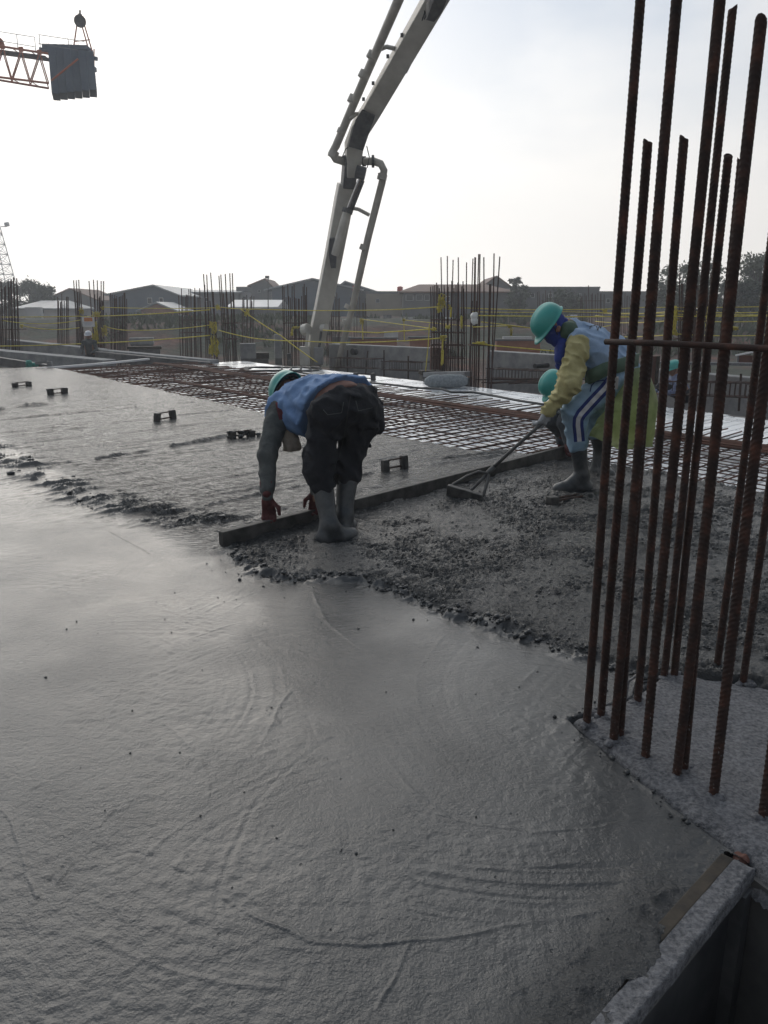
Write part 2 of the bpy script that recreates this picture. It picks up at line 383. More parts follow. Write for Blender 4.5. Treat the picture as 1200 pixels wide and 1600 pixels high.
# ============================================================ SETTING
def V2(deg): return np.array([math.cos(R(deg)), math.sin(R(deg))])
UD = V2(45); VD = V2(-53); SN = np.array([.799, .602])      # bar direction, slab-edge direction, slab-edge normal
U3 = Vector((UD[0], UD[1], 0)); V3 = Vector((VD[0], VD[1], 0))
def ST(s, t, z=0.0):            # slab coordinates: s metres from the camera across the strip, t along it
    return Vector((SN[0] * s + VD[0] * t, SN[1] * s + VD[1] * t, z))
def smooth(x, a, b):
    q = np.clip((x - a) / (b - a), 0, 1); return q * q * (3 - 2 * q)
def seg_dist(X, Y, pts):
    d = np.full(X.shape, 1e9, np.float32)
    for (ax, ay), (bx, by) in zip(pts[:-1], pts[1:]):
        vx, vy = bx - ax, by - ay; L = vx * vx + vy * vy + 1e-12
        t = np.clip(((X - ax) * vx + (Y - ay) * vy) / L, 0, 1)
        d = np.minimum(d, (X - ax - t * vx) ** 2 + (Y - ay - t * vy) ** 2)
    return np.sqrt(d)
def poly_sd(X, Y, poly):        # negative inside
    ins = np.zeros(X.shape, bool); n = len(poly)
    for i in range(n):
        (ax, ay), (bx, by) = poly[i], poly[(i + 1) % n]
        c = ((ay > Y) != (by > Y)) & (X < (bx - ax) * (Y - ay) / (by - ay + 1e-12) + ax); ins ^= c
    d = seg_dist(X, Y, list(poly) + [poly[0]])
    return np.where(ins, -d, d)
def W2(pts): return [tuple(G(*p)[:2]) for p in pts]

F0 = np.array([.905, 1.735]); FD = np.array([.721, .693]); FN = np.array([.693, -.721])
BLOCK = [(.64, 2.45), (.80, 2.03), (.93, 1.75), (1.35, .9), (3.2, 1.2), (3.2, 2.35), (1.45, 2.68), (1.12, 2.82), (.93, 2.62)]
ROUGH = W2([(345, 852), (385, 885), (430, 905), (500, 903), (560, 905), (650, 935), (700, 958), (760, 975), (830, 1000), (900, 1020), (1010, 1060), (1080, 1068), (1200, 1080), (1420, 1090), (1420, 830), (1200, 775), (1000, 737), (900, 722), (860, 724), (640, 782)])
MARKS = [  # trowel and float marks: photo polylines on the slab plane, ridge height, half width
    ([(165, 1190), (170, 1120), (200, 1040), (260, 990), (330, 950), (400, 925)], .0035, .010),
    ([(488, 925), (508, 970), (560, 1012), (640, 1050), (720, 1082), (800, 1108), (860, 1116)], .006, .010),
    ([(380, 930), (385, 980), (420, 1040), (455, 1080), (480, 1120), (500, 1165)], -.004, .010),
    ([(455, 1075), (440, 1095), (428, 1122)], .007, .010),
    ([(350, 1405), (410, 1440), (480, 1470), (570, 1479), (700, 1465), (830, 1440), (960, 1420), (1060, 1392)], .007, .010),
    ([(0, 1265), (22, 1290), (34, 1330), (40, 1370), (60, 1400)], .006, .009),
    ([(75, 1375), (110, 1348), (140, 1320), (180, 1270)], -.008, .010), ([(90, 1378), (120, 1340), (160, 1298)], .007, .008),
    ([(180, 1338), (205, 1330), (235, 1338), (262, 1358), (295, 1366)], -.009, .012),
    ([(620, 1255), (720, 1282), (830, 1302), (930, 1296), (990, 1280)], .004, .008),
    ([(370, 1290), (450, 1318), (495, 1330)], .004, .006), ([(620, 1040), (640, 1062), (655, 1085)], .005, .008),
    ([(590, 1580), (618, 1525), (642, 1478)], .006, .008), ([(440, 1420), (452, 1400), (470, 1385)], -.004, .008),
    ([(430, 905), (455, 900), (500, 912), (560, 905)], .012, .015),
    ([(150, 718), (250, 700), (345, 683), (372, 676)], .022, .035), ([(385, 672), (480, 655), (600, 640)], .010, .03),
    ([(0, 655), (110, 645), (205, 636), (300, 628), (350, 622), (410, 618)], .012, .03), ([(270, 650), (360, 640), (420, 636)], .010, .025),
    ([(300, 796), (360, 780), (440, 764), (520, 750), (600, 735), (680, 722), (760, 712)], .012, .025),
    ([(50, 727), (110, 722)], .010, .02), ([(690, 716), (780, 708), (850, 704)], .02, .05), ([(630, 730), (700, 722), (780, 712)], .014, .05),
    ([(0, 640), (40, 634), (85, 630)], .035, .09),
    ([(170, 830), (230, 862), (270, 885)], .003, .006), ([(170, 712), (260, 770), (300, 795)], .004, .02),
    ([(870, 1140), (900, 1120), (930, 1130), (945, 1160)], .03, .035),
    ([(960, 1190), (1040, 1255), (1100, 1300), (1128, 1328)], .012, .015),
    ([(900, 1500), (960, 1440), (1040, 1395), (1075, 1385)], .006, .01), ([(800, 1560), (870, 1530), (960, 1470)], -.007, .014),
]
EDGE_T = [-24, -21.2, -12.9, -9.3, -7.1, -5.6, -4.9, -2.85, 2, 9]; EDGE_S = [5.2, 5.23, 5.25, 5.18, 5.38, 5.53, 5.98, 5.92, 5.9, 5.9]
def slab_height(X, Y):
    s = X * SN[0] + Y * SN[1]; t = X * VD[0] + Y * VD[1]
    a = X * UD[0] + Y * UD[1]; b = X * UD[1] - Y * UD[0]
    far = np.clip((12 - Y) / 6, .25, 1)
    h = .004 * (fbm2(X * .9, Y * .9, 3, 3) - .5) + .0035 * (fbm2(X * 5, Y * 5, 3, 11) - .5)
    h = h + .0045 * (fbm2(X * 34, Y * 34, 3, 21) - .5) * smooth(fbm2(X * 1.3, Y * 1.3, 3, 31), .35, .62)
    # individual sweeps of the float: arcs of fine comb lines with a small lip on the outer side
    rs = random.Random(12)
    for k in range(70):
        px_, py_ = rs.uniform(-2.8, 1.0), rs.uniform(1.0, 4.6); rad = rs.uniform(.5, 1.3); an = rs.uniform(0, 6.28); sw = rs.uniform(.5, 1.1); wd_ = rs.uniform(.07, .16); am = rs.uniform(.4, 1.0)
        m = (np.abs(X - px_) < 1.2) & (np.abs(Y - py_) < 1.2)
        if not m.any(): continue
        qx, qy = px_ - rad * math.cos(an), py_ - rad * math.sin(an); dx, dy = X[m] - qx, Y[m] - qy; r_ = np.hypot(dx, dy) - rad + .02 * vn2(X[m] * 5, Y[m] * 5, k)
        th = np.abs((np.arctan2(dy, dx) - an + math.pi) % (2 * math.pi) - math.pi); env = smooth(-th, -sw * .8, -sw * .4) * smooth(-np.abs(r_), -wd_, -wd_ * .6)
        h[m] += am * env * (.0016 * (vn2(r_ * 75, th * 1.2, k + 7) - .5) + .0011 * (vn2(r_ * 28, th * .8, k + 9) - .5)) + am * .0022 * np.exp(-((r_ - wd_) / .007) ** 2) * smooth(-th, -sw * .7, -sw * .3) * np.clip(vn2(th * 14, r_ * 30, k) * 1.8 - .5, 0, 1)
    strip = smooth(s + .12 * (fbm2(X * 1.5, Y * 1.5, 3, 7) - .5), 1.62, 1.95) * smooth(-b, 3.70, 3.95)     # 0 = floated strip, 1 = screeded strip
    scr = .034 * (fbm2(a * .6, b * 11, 4, 51) - .5) + .022 * (fbm2(a * 9, b * 14, 4, 57, .6) - .5) * smooth(fbm2(a * .8, b * 3, 3, 53), .4, .65)
    h = h + strip * scr * np.clip((18 - Y) / 9, .5, 1)
    sd = poly_sd(X, Y, ROUGH) + .05 * (fbm2(X * 5, Y * 5, 3, 61) - .5) + .03 * (fbm2(X * 19, Y * 19, 2, 63) - .5)
    rough = 1 - smooth(sd, -.06, .015)
    slick = smooth(-(poly_sd(X, Y, W2([(395, 905), (420, 865), (520, 852), (560, 880), (540, 905)]))), -.03, .06)
    amp = .42 + .58 * smooth(fbm2(X * 3.2, Y * 3.2, 4, 71, .6), .42, .58)
    amp = np.maximum(amp, .9 * np.exp(-(np.minimum(sd, 0) / .16) ** 2)) * (1 - .7 * slick)
    n1 = fbm2(X * 9, Y * 9, 3, 73) - .5; n2 = 1 - np.abs(2 * fbm2(X * 24, Y * 24, 3, 75) - 1); n3 = fbm2(X * 60, Y * 60, 2, 77) - .5
    h = h + rough * (.022 + amp * (.040 * n1 + .028 * (n2 - .75) + .016 * n3))
    rim = np.exp(-(sd / .06) ** 2) * (sd < .1)
    rough_out = rough * (.18 + .82 * amp)
    h = h + rim * .034 * np.clip((fbm2(X * 16, Y * 16, 3, 81) - .40) * 4, 0, 1)
    LP = W2([(-60, 680), (0, 706), (50, 735), (100, 758), (150, 778), (200, 795), (260, 806), (340, 815)])
    d = seg_dist(X, Y, LP)
    lump = np.exp(-(d / .22) ** 2) * np.clip((fbm2(a * 2.6, b * 15, 5, 91, .66) - .555) * 10, 0, 1) * (.012 + .040 * fbm2(a * 14, b * 30, 3, 95)) + np.exp(-(d / .5) ** 2) * .016 * (fbm2(a * 8, b * 26, 4, 93) - .5)
    h = h + lump
    for pts, hh, wd in MARKS:
        p = W2(pts); xs = [q[0] for q in p]; ys = [q[1] for q in p]; pad = wd * 4
        m = (X > min(xs) - pad) & (X < max(xs) + pad) & (Y > min(ys) - pad) & (Y < max(ys) + pad)
        if m.any():
            dd = seg_dist(X[m] + .012 * (vn2(X[m] * 14, Y[m] * 14, 5) - .5) * (1 + wd * 20), Y[m] + .012 * (vn2(X[m] * 14 + 7, Y[m] * 14, 6) - .5), p)
            br = (.25 + 1.1 * fbm2(X[m] * 22, Y[m] * 22, 3, 8)) * (.35 + .9 * smooth(fbm2(X[m] * 3.5, Y[m] * 3.5, 2, 9), .3, .6))
            h[m] += hh * ((.42 if hh > 0 else .25) if Y[m].mean() < 4.2 else 1.3) * np.exp(-(dd / (wd * (.55 if Y[m].mean() < 4.2 else .6))) ** 2) * br
    # comb of parallel float lines at lower right
    cm = smooth(-(poly_sd(X, Y, W2([(640, 1340), (1000, 1330), (1080, 1400), (900, 1440), (600, 1460)]))), 0, .06)
    h = h + cm * .0035 * (vn2((np.hypot(X - .45, Y - 2.9)) * 95, X * 2, 97) - .5)
    # dips at boots and the edge slopes
    fa_, fp_ = (X - F0[0]) * FD[0] + (Y - F0[1]) * FD[1], (X - F0[0]) * FN[0] + (Y - F0[1]) * FN[1]
    em = np.exp(-((fp_ + .02) / .10) ** 2) * (fa_ < .05) * (fp_ > -.4)
    h = h + em * .016 * (fbm2(X * 26, Y * 26, 4, 111, .6) - .45) + em * smooth(-fa_, .15, .30) * .015 * smooth(fbm2(X * 9, Y * 9, 3, 113), .38, .6)
    rough_out = np.maximum(rough_out, .45 * em * smooth(-fa_, .1, .3))
    for q, rad, dep in ((G(522, 846), .13, .02), (G(540, 832), .11, .02), (G(897, 770), .16, .012)):
        dd = np.hypot(X - q.x, Y - q.y); h = h + .028 * np.exp(-((dd - rad) / .05) ** 2) * fbm2(X * 18, Y * 18, 2, 99) - dep * np.exp(-(dd / rad) ** 4)
    se = s - np.interp(t, EDGE_T, EDGE_S) + .16 * (fbm2(X * 2.2, Y * 2.2, 3, 101) - .5) + .05 * (fbm2(X * 14, Y * 14, 2, 103) - .5)
    te = -21.3 - t
    drop = smooth(np.maximum(se, te), -.05, .25)
    h = h - .17 * drop
    bs = poly_sd(X, Y, BLOCK)
    h = h - .05 * smooth(-bs, .0, .04)
    slab_height.screed = strip * (1 - rough)
    return h, rough_out, bs
rows = np.concatenate([np.linspace(-2.5, .95, 24)[:-1], .95 * (8.2 / .95) ** np.linspace(0, 1, 960)[:-1], 8.2 * (24.5 / 8.2) ** np.linspace(0, 1, 300)])
un = np.concatenate([np.linspace(-1.25, -.56, 70)[:-1], np.linspace(-.56, .56, 720), np.linspace(.56, 1.2, 50)[1:]])
YY = np.repeat(rows[:, None], len(un), 1); XX = un[None, :] * (np.maximum(YY, .95) + .9)
H, RZ, BS = slab_height(XX.ravel(), YY.ravel())
xf, yf = XX.ravel(), YY.ravel()
keep = (H > -.145) & (BS > -.08) & (((xf - F0[0]) * FN[0] + (yf - F0[1]) * FN[1] < np.where((xf - F0[0]) * FD[0] + (yf - F0[1]) * FD[1] > -.16, -.008, .005 + .075 * smooth(fbm2(xf * 7, yf * 7, 4, 115), .42, .62))) | (((xf - F0[0]) * FD[0] + (yf - F0[1]) * FD[1] > .02) & (yf > 1.2))) & (xf * VD[0] + yf * VD[1] < 6)
nr, nc = XX.shape
idx = np.arange(nr * nc).reshape(nr, nc)
q = np.stack([idx[:-1, :-1], idx[:-1, 1:], idx[1:, 1:], idx[1:, :-1]], -1).reshape(-1, 4)
q = q[keep[q].all(1)]
used = np.unique(q); remap = np.full(nr * nc, -1); remap[used] = np.arange(len(used))
me = np_mesh('wet_concrete', np.stack([xf, yf, H], -1)[used], remap[q])
at = me.attributes.new('rough_zone', 'FLOAT', 'POINT'); at.data.foreach_set('value', RZ[used].astype(np.float32))
at = me.attributes.new('screed_zone', 'FLOAT', 'POINT'); at.data.foreach_set('value', slab_height.screed[used].astype(np.float32))
setp(link('wet_concrete', me, M['wet'], smooth=True), kind='structure')
def slab_z(x, y): return float(slab_height(np.array([x], float), np.array([y], float))[0][0])

# --- column block top (cement splashed) and its body
gx = np.linspace(.55, 3.2, 260); gy = np.linspace(.85, 2.95, 210)
BX, BY = np.meshgrid(gx, gy); fx, fy = BX.ravel(), BY.ravel(); bsd = poly_sd(fx, fy, BLOCK)
bz = .010 + .012 * (fbm2(fx * 6, fy * 6, 3, 201) - .3) + .010 * (fbm2(fx * 30, fy * 30, 3, 203) - .5) + .022 * np.exp(-(bsd / .05) ** 2) * (fbm2(fx * 14, fy * 14, 3, 205) - .62)
bz = bz - .07 * smooth(bsd + .02 * (fbm2(fx * 20, fy * 20, 3, 207) - .5), -.035, .012)
ii = np.arange(len(fx)).reshape(BX.shape); q = np.stack([ii[:-1, :-1], ii[:-1, 1:], ii[1:, 1:], ii[1:, :-1]], -1).reshape(-1, 4)
q = q[(bsd[q] < .03).all(1)]; used = np.unique(q); rm = np.full(len(fx), -1); rm[used] = np.arange(len(used))
setp(link('concrete_block', np_mesh('concrete_block', np.stack([fx, fy, bz], -1)[used], rm[q]), M['block'], smooth=True), kind='structure')
setp(MB().prism([(p[0] , p[1]) for p in BLOCK], -1.45, -.03).build('concrete_block_side', M['conc_dark']), kind='structure')

# --- slab underside (keeps light out below), unseen near platform that shades the pit
def quad_fd(a0, a1, p0, p1):    # along the form line a0..a1, across p0..p1
    return [tuple(F0 + FD * a + FN * p) for a, p in ((a0, p0), (a1, p0), (a1, p1), (a0, p1))]
sb = MB()
poly = [tuple(F0 + FD * -5 + FN * -.06), tuple(F0 + FD * 0 + FN * -.06), (.6, 2.5), (.95, 2.7), (3.2, 2.5), (8, 2.5), tuple(ST(10.9, 4)[:2]), tuple(ST(10.9, -20.8)[:2]), tuple(ST(-8, -20.8)[:2])]
setp(sb.prism(poly, -1.4, -.165).build('slab_base', M['conc_dark']), kind='structure')
setp(MB().prism(quad_fd(-7, 2.5, .35, 5.5), -1.45, -.02).build('pit_shade_platform', M['conc']), kind='structure')  # unseen platform, its edge drawn in close to block light from the pit

# --- ground: site floor, soil bank behind, out to the horizon
def ground_z(X, Y):
    ramp_ = smooth(Y + 5 * (fbm2(X * .06, Y * .06, 3, 301) - .5) - .02 * X, 43, 60)
    h = -1.35 + 2.1 * ramp_ + .45 * (fbm2(X * .22, Y * .22, 4, 303) - .5) * smooth(Y, 26, 42)
    h = h + .5 * np.exp(-(((X - 3) / 9) ** 2 + ((Y - 40) / 3) ** 2)) + .5 * np.exp(-(((X + 14) / 5) ** 2 + ((Y - 52) / 4) ** 2))
    return h
ys = np.concatenate([np.linspace(-290, -20, 8), np.linspace(-15, 22, 20), np.linspace(23, 75, 190), np.linspace(78, 150, 30), np.linspace(165, 310, 8)])
xs = np.concatenate([np.linspace(-300, -70, 10), np.linspace(-60, 60, 260), np.linspace(70, 300, 10)])
GX, GY = np.meshgrid(xs, ys); gz = ground_z(GX.ravel(), GY.ravel())
ii = np.arange(GX.size).reshape(GX.shape); q = np.stack([ii[:-1, :-1], ii[:-1, 1:], ii[1:, 1:], ii[1:, :-1]], -1).reshape(-1, 4)
setp(link('ground', np_mesh('ground', np.stack([GX.ravel(), GY.ravel(), gz], -1), q), M['ground'], smooth=True), kind='structure')
def gzat(x, y): return float(ground_z(np.array([x], float), np.array([y], float))[0])

# ============================================================ STEEL DECK (ribbed sheets) and rebar mat
deck = thing('steel_deck', 'bright ribbed galvanised floor decking sheets beyond and under the rebar mat', 'metal decking', ST(9, -9, -.15))
def deck_sheet(width, length, seed):
    rnd = random.Random(seed); b = MB(); pitch = .18; n = int(round(width / pitch)); prof = []
    for k in range(n):
        x = k * pitch; prof += [(x, 0), (x + .118, 0), (x + .128, -.020), (x + .142, -.020), (x + .152, 0)]
    prof.append((n * pitch - .004, .004))
    # profile runs along V, sheet runs along U (sheared plan so that the end follows the slab edge)
    v = []; m = len(prof)
    for L in (0, length * .35, length * .7, length):
        for (x, z) in prof: p = V3 * x + U3 * L; v.append((p.x, p.y, z + .004 * math.sin(L * 2.1 + x * 3 + seed)))
    f = [(r * m + i, r * m + i + 1, (r + 1) * m + i + 1, (r + 1) * m + i) for r in range(3) for i in range(m - 1)]
    return b.add(v, f)
cosus = float(U3.x * SN[0] + U3.y * SN[1])
shm = [deck_sheet(.9, 7.0, k).mesh('deck_sheet') for k in range(4)]
for me in shm: me.materials.append(M['galv'])
for k, t in enumerate(np.arange(-22.4, 5.2, .9)):
    p = ST(4.72 + random.uniform(-.05, .05), t + .9 - 7 * 0, -.15 + random.uniform(-.004, .004)) - U3 * 0
    # start so that the far end lies at s = 11.3
    o = link('deck_sheet', shm[k % 4], None, deck)
    end = ST(11.30 + random.uniform(-.12, .12), t, -.150 - .0035 * (k % 2))
    st = end - U3 * 7.0
    o.location = Vector((st.x, st.y, end.z)) - deck.location
edge = thing('edge_beam', 'dark steel edge angle under the serrated far edge of the decking', 'edge beam', ST(11.2, -9, -.4))
MB().sweep([ST(11.36, -22.5, -.29), ST(11.36, 5, -.29)], .06, .24).build('beam_web', M['boomdk'], edge)
MB().sweep([ST(11.48, -22.5, -.20), ST(11.48, 5, -.20)], .16, .03).build('beam_flange', M['rust_dark'], edge)

mat_t = thing('rebar_mat', 'wide two-way mat of rusty reinforcing bars lying on the steel deck ahead of the pour', 'rebar mat', ST(6.5, -9, -.1))
def bar_mesh(d, L, r, seed, n=6):
    rnd = random.Random(seed); pts = []
    for i in range(13):
        q = d * (L * i / 12 - L / 2); side = Vector((-d.y, d.x, 0)); w = rnd.uniform(-.010, .010) if 0 < i < 12 else 0
        pts.append((q.x + side.x * w, q.y + side.y * w, rnd.uniform(-.004, .006)))
    me = MB().tube(pts, r, n).mesh('rebar'); me.materials.append(M['rust'] if seed % 3 == 0 else M['rustmat']); return me
lenU = 4.6 / cosus
um = [bar_mesh(U3, 5.4 * 1,   .0095, k) for k in range(3)] + [bar_mesh(U3, 5.0, .0088, k + 5) for k in range(2)]
nb = 0
for k, t in enumerate(np.arange(-21.4, 5.0, .205)):
    c = ST(4.9 + (3.75 + random.uniform(-.12, .1)) / 2 + .0, t, -.075 + random.uniform(-.006, .008)); o = link('rebar', um[k % 5], None, mat_t)
    o.location = c - mat_t.location; o.rotation_euler = (0, 0, random.uniform(-.008, .008)); nb += 1
vm = [bar_mesh(V3, 13.4, .0058, k + 20) for k in range(4)]
for k, s in enumerate(np.arange(4.95, 8.75, .155)):
    for t0 in (-15.0, -1.9):
        o = link('rebar', vm[(k + int(t0 < -9)) % 4], None, mat_t)
        o.location = ST(s + random.uniform(-.02, .02), t0 + random.uniform(-.25, .25), -.092 + random.uniform(-.006, .006)) - mat_t.location
        o.rotation_euler = (0, 0, random.uniform(-.006, .006)); nb += 1
# a few cross ties that lie skew on the mat, and the tied bundle along its far edge
bund = thing('rebar_bundle', 'thick red-brown bundle of bars lying along the far edge of the rebar mat', 'rebar bundle', ST(8.2, -9, -.08))
for k in range(16):
    r2 = random.Random(k); s = 8.15 + r2.uniform(-.16, .2); pts = [ST(s + r2.uniform(-.04, .04), t + r2.uniform(-.2, .2), -.05 + r2.uniform(-.012, .028)) for t in np.linspace(-21.5, 5.0, 16)]
    MB().tube(pts, .011, 6).build('rebar', M['rustmat'], bund)
b2 = thing('rebar_bundle', 'short red-brown bundle of bars lying on the rebar mat left of the stooping worker', 'rebar bundle', ST(6.6, -12, -.05))
for k in range(6):
    r2 = random.Random(k + 60); s = 6.3 + r2.uniform(-.1, .1)
    MB().tube([ST(s + r2.uniform(-.05, .05), t, -.045 + r2.uniform(-.01, .02)) for t in np.linspace(-15.5 + r2.uniform(-.5, .5), -8.6 + r2.uniform(-.6, .6), 8)], .010, 6).build('rebar', M['rustmat'], b2)
flat = thing('flat_bar', 'dark grey flat strip lying along the decking behind the rebar bundle', 'steel strip', ST(8.6, -5, -.1))
MB().sweep([ST(8.72, -11, -.105), ST(8.70, -4, -.105), ST(8.74, 4.5, -.105)], .26, .012).build('strip', M['steel'], flat)

# ============================================================ FORMWORK at the lower right
fw = thing('edge_formwork', 'cement-splashed edge formwork rail along the open pit beside the rebar column', 'formwork', (F0[0], F0[1], -.3))
ca = lambda a, p, z: Vector((*(F0 + FD * a + FN * p), z))
# top rail, broken into a lumpy cement-coated slab
b = MB(); nA, nB = 150, 14; v = []; f = []
A_ = np.linspace(-2.6, 0, nA); B_ = np.linspace(.022, .074, nB)
for a in A_:
    for p in B_:
        nse = fbm2(np.array([a * 26]), np.array([p * 26]), 3, 401)[0] - .5
        edge_ = .006 * (fbm2(np.array([a * 30]), np.array([2.0]), 3, 403)[0] - .5)
        pp = p + (edge_ if p > .066 else 0)
        rr_ = -.003 if p > .072 or a > -.004 else 0
        v.append(ca(a, pp, .010 + .010 * nse + rr_))
for i in range(nA - 1):
    for j in range(nB - 1): f.append((i * nB + j, (i + 1) * nB + j, (i + 1) * nB + j + 1, i * nB + j + 1))
b.add(v, f)
# outer lip and end face
base = len(b.v)
for i, a in enumerate(A_): b.v.append(tuple(ca(a, .075 + .002 * math.sin(a * 40), -.030 - .004 * math.sin(a * 23))))
for i in range(nA - 1): b.f.append((i * nB + nB - 1, (i + 1) * nB + nB - 1, base + i + 1, base + i))
e0 = len(b.v)
for j, p in enumerate(B_): b.v.append(tuple(ca(0.002, p, -.030)))
for j in range(nB - 1): b.f.append(((nA - 1) * nB + j, e0 + j, e0 + j + 1, (nA - 1) * nB + j + 1))
b.build('top_rail', M['block'], fw, smooth=True)
MB().sweep([ca(-2.6, .048, -.030), ca(-.002, .048, -.030)], .046, .03).build('rail_underside', M['conc_dark'], fw)
MB().sweep([ca(-2.6, .030, -.56), ca(-.01, .030, -.56)], .03, 1.0).build('side_panel', M['boomdk'], fw)
for a in (-.03, -.62, -1.2, -1.8):
    MB().box(ca(a, .060, -.36), (.045, .035, .62), rz=math.atan2(FD[1], FD[0])).build('stiffener', M['steel'], fw)
bt = thing('timber_batten', 'thin brown timber batten set between the wet slab and the formwork rail', 'batten', ca(-.5, 0, 0))
MB().sweep([ca(-1.6, .004, -.008), ca(-.9, .004, -.010), ca(-.4, .003, -.006), ca(-.0, .005, -.004)], .034, .022).build('batten', M['wood'], bt, bevel=.003)
ro = thing('plywood_lump', 'small reddish lump of plywood stuck at the end of the formwork rail', 'debris', ca(.05, .02, .0))
MB().ico(ca(.04, .03, -.014), .022, .3, .7, 2).build('lump', M['plyred'], ro, smooth=False)

# ============================================================ GRADE BEAMS and low walls beyond the deck
def wallbox(name, label, a, b, thick, z0, z1, m, cat='concrete wall', extra=None, group=None):
    a = Vector((a[0], a[1], 0)); b_ = Vector((b[0], b[1], 0)); mid = (a + b_) / 2
    t = thing(name, label, cat, (mid.x, mid.y, z0), group)
    MB().sweep([Vector((a.x, a.y, (z0 + z1) / 2)), Vector((b_.x, b_.y, (z0 + z1) / 2))], thick, z1 - z0).build('wall', m, t, bevel=.02)
    return t
a = P(520, 533, 24.5); b_ = P(690, 543, 21.5)
w1 = wallbox('concrete_wall', 'pale grey concrete wall with one round hole, right behind the pump boom foot', a, b_, .35, -1.35, .40, M['conc'])
hc = P(562, 549, 23.5); dirw = (b_ - a); dirw.z = 0; dirw.normalize(); nw = Vector((dirw.y, -dirw.x, 0))
MB().tube([hc + nw * .16 - nw * .0, hc + nw * .30], .10, 14).build('hole_shade_disc', M['dark'], w1)  # solid black disc on the wall paints the shade inside the hole
a = P(768, 548, 21.0); b_ = P(905, 556, 18.5)
w2 = wallbox('concrete_wall', 'grey concrete wall behind the raking worker, with a dark round hole by the crouching helmet', a, b_, .35, -1.35, .36, M['conc'])
hc = P(856, 571, 19.0); dirw = (b_ - a); dirw.z = 0; dirw.normalize(); nw = Vector((dirw.y, -dirw.x, 0))
MB().tube([hc + nw * .0, hc + nw * .45], .06, 12).build('hole_shade_disc', M['dark'], w2)  # black plug again, standing for the hole's shaded inside
a = P(985, 540, 18.5); b_ = P(1300, 585, 13.9)
w3 = wallbox('concrete_wall', 'grey concrete wall seen through the tall rebars at the right', a, b_, .35, -1.35, .12, M['conc'])
MB().sweep([P(1020, 566, 16.9) + Vector((0, -.1, .0)), P(1300, 571, 13.9) + Vector((0, -.1, 0))], .25, .05).build('coping', M['block'], w3)
fr = thing('trestle', 'small red and white steel frame standing on the right-hand concrete wall', 'trestle', P(1165, 568, 15.6))
q0 = P(1152, 568, 15.7)
for dx, hh in ((0, .18), (.35, .24)):
    MB().box(q0 + Vector((dx, 0, hh / 2)), (.03, .03, hh)).build('post', M['steel'], fr)
MB().sweep([q0 + Vector((-.05, 0, .16)), q0 + Vector((.4, 0, .25))], .04, .03).build('rail', M['white'], fr)
MB().box(q0 + Vector((.18, .04, .08)), (.3, .03, .16)).build('panel', M['plyred'], fr)
# left-hand beams
def beam_px(name, label, pa, Ya, pb, Yb, thick, depth, m, cat='grade beam'):
    a = P(*pa, Ya); b_ = P(*pb, Yb); mid = (a + b_) / 2
    t = thing(name, label, cat, (mid.x, mid.y, mid.z - depth))
    MB().sweep([a - Vector((0, 0, depth / 2)), b_ - Vector((0, 0, depth / 2))], thick, depth).build('beam', m, t, bevel=.015)
    return t
beam_px('grade_beam', 'grey concrete grade beam below the sign at the far left, nearest the bank', (15, 530), 30, (160, 545), 28.5, .5, .55, M['conc'])
beam_px('grade_beam', 'grey concrete grade beam slanting in front of the leftmost rebar column', (-40, 543), 25.5, (170, 562), 22.5, .5, .5, M['conc'])
beam_px('grade_beam', 'long thin grey concrete beam between the sign and the roped rebar column', (150, 545), 28, (335, 562), 23.6, .35, .22, M['conc'])
beam_px('grade_beam', 'dark steel channel below the long thin grey beam', (150, 549), 26.5, (330, 566), 23.0, .12, .3, M['boomdk'])
ib = beam_px('steel_beam', 'dark steel beam at the left edge with a green cloth hung on it', (-60, 549), 22.5, (78, 570), 20.6, .14, .22, M['boomdk'], 'steel beam')
gc = thing('cloth', 'crumpled green cloth hung over the dark steel beam at the left edge', 'cloth', P(49, 578, 20.7))
b = MB(); c0 = P(49, 571, 20.75)
for k in range(7): b.ico(c0 + Vector((random.uniform(-.14, .14), random.uniform(-.05, .05), random.uniform(-.09, .07))), random.uniform(.07, .11), .2, .9, 2)
b.build('cloth', M['teal_cloth'], gc, smooth=True)
cl = thing('form_clamp', 'grey angled steel clamp standing at the left corner of the rebar mat', 'clamp', P(78, 576, 20))
q0 = P(78, 573, 20)
MB().sweep([q0 + Vector((.02, 0, -.12)), q0 + Vector((0, 0, .13))], .12, .08, up=(0, 1, 0)).build('upright', M['steel'], cl)
MB().sweep([q0 + Vector((-.38, .05, .08)), q0 + Vector((-.05, 0, .13))], .06, .06).build('arm', M['steel'], cl)
pl = thing('timber_strip', 'pale strip lying along the left end of the rebar mat', 'strip', P(150, 570, 20.7))
MB().sweep([P(62, 576, 19.6) , P(150, 569, 21.0), P(232, 561, 23.0)], .10, .05).build('strip', M['white'], pl)
for (p, Y, w, d, h, lab) in [((388, 560), 25.5, .5, .4, .48, 'square grey concrete stub between the roped column and the boom'),
                          ((435, 560), 25, .22, .3, .75, 'narrow upright grey concrete stub left of the boom foot')]:
    q0 = P(*p, Y); t = thing('concrete_stub', lab, 'concrete stub', q0)
    MB().box(q0 + Vector((0, 0, h / 2)), (w, d, h), .2).build('stub', M['conc'], t, bevel=.015)
    MB().box(q0 + Vector((0, 0, h / 2 - .65)), (w * .98, d * .98, 1.2), .2).build('footing', M['conc_dark'], t)
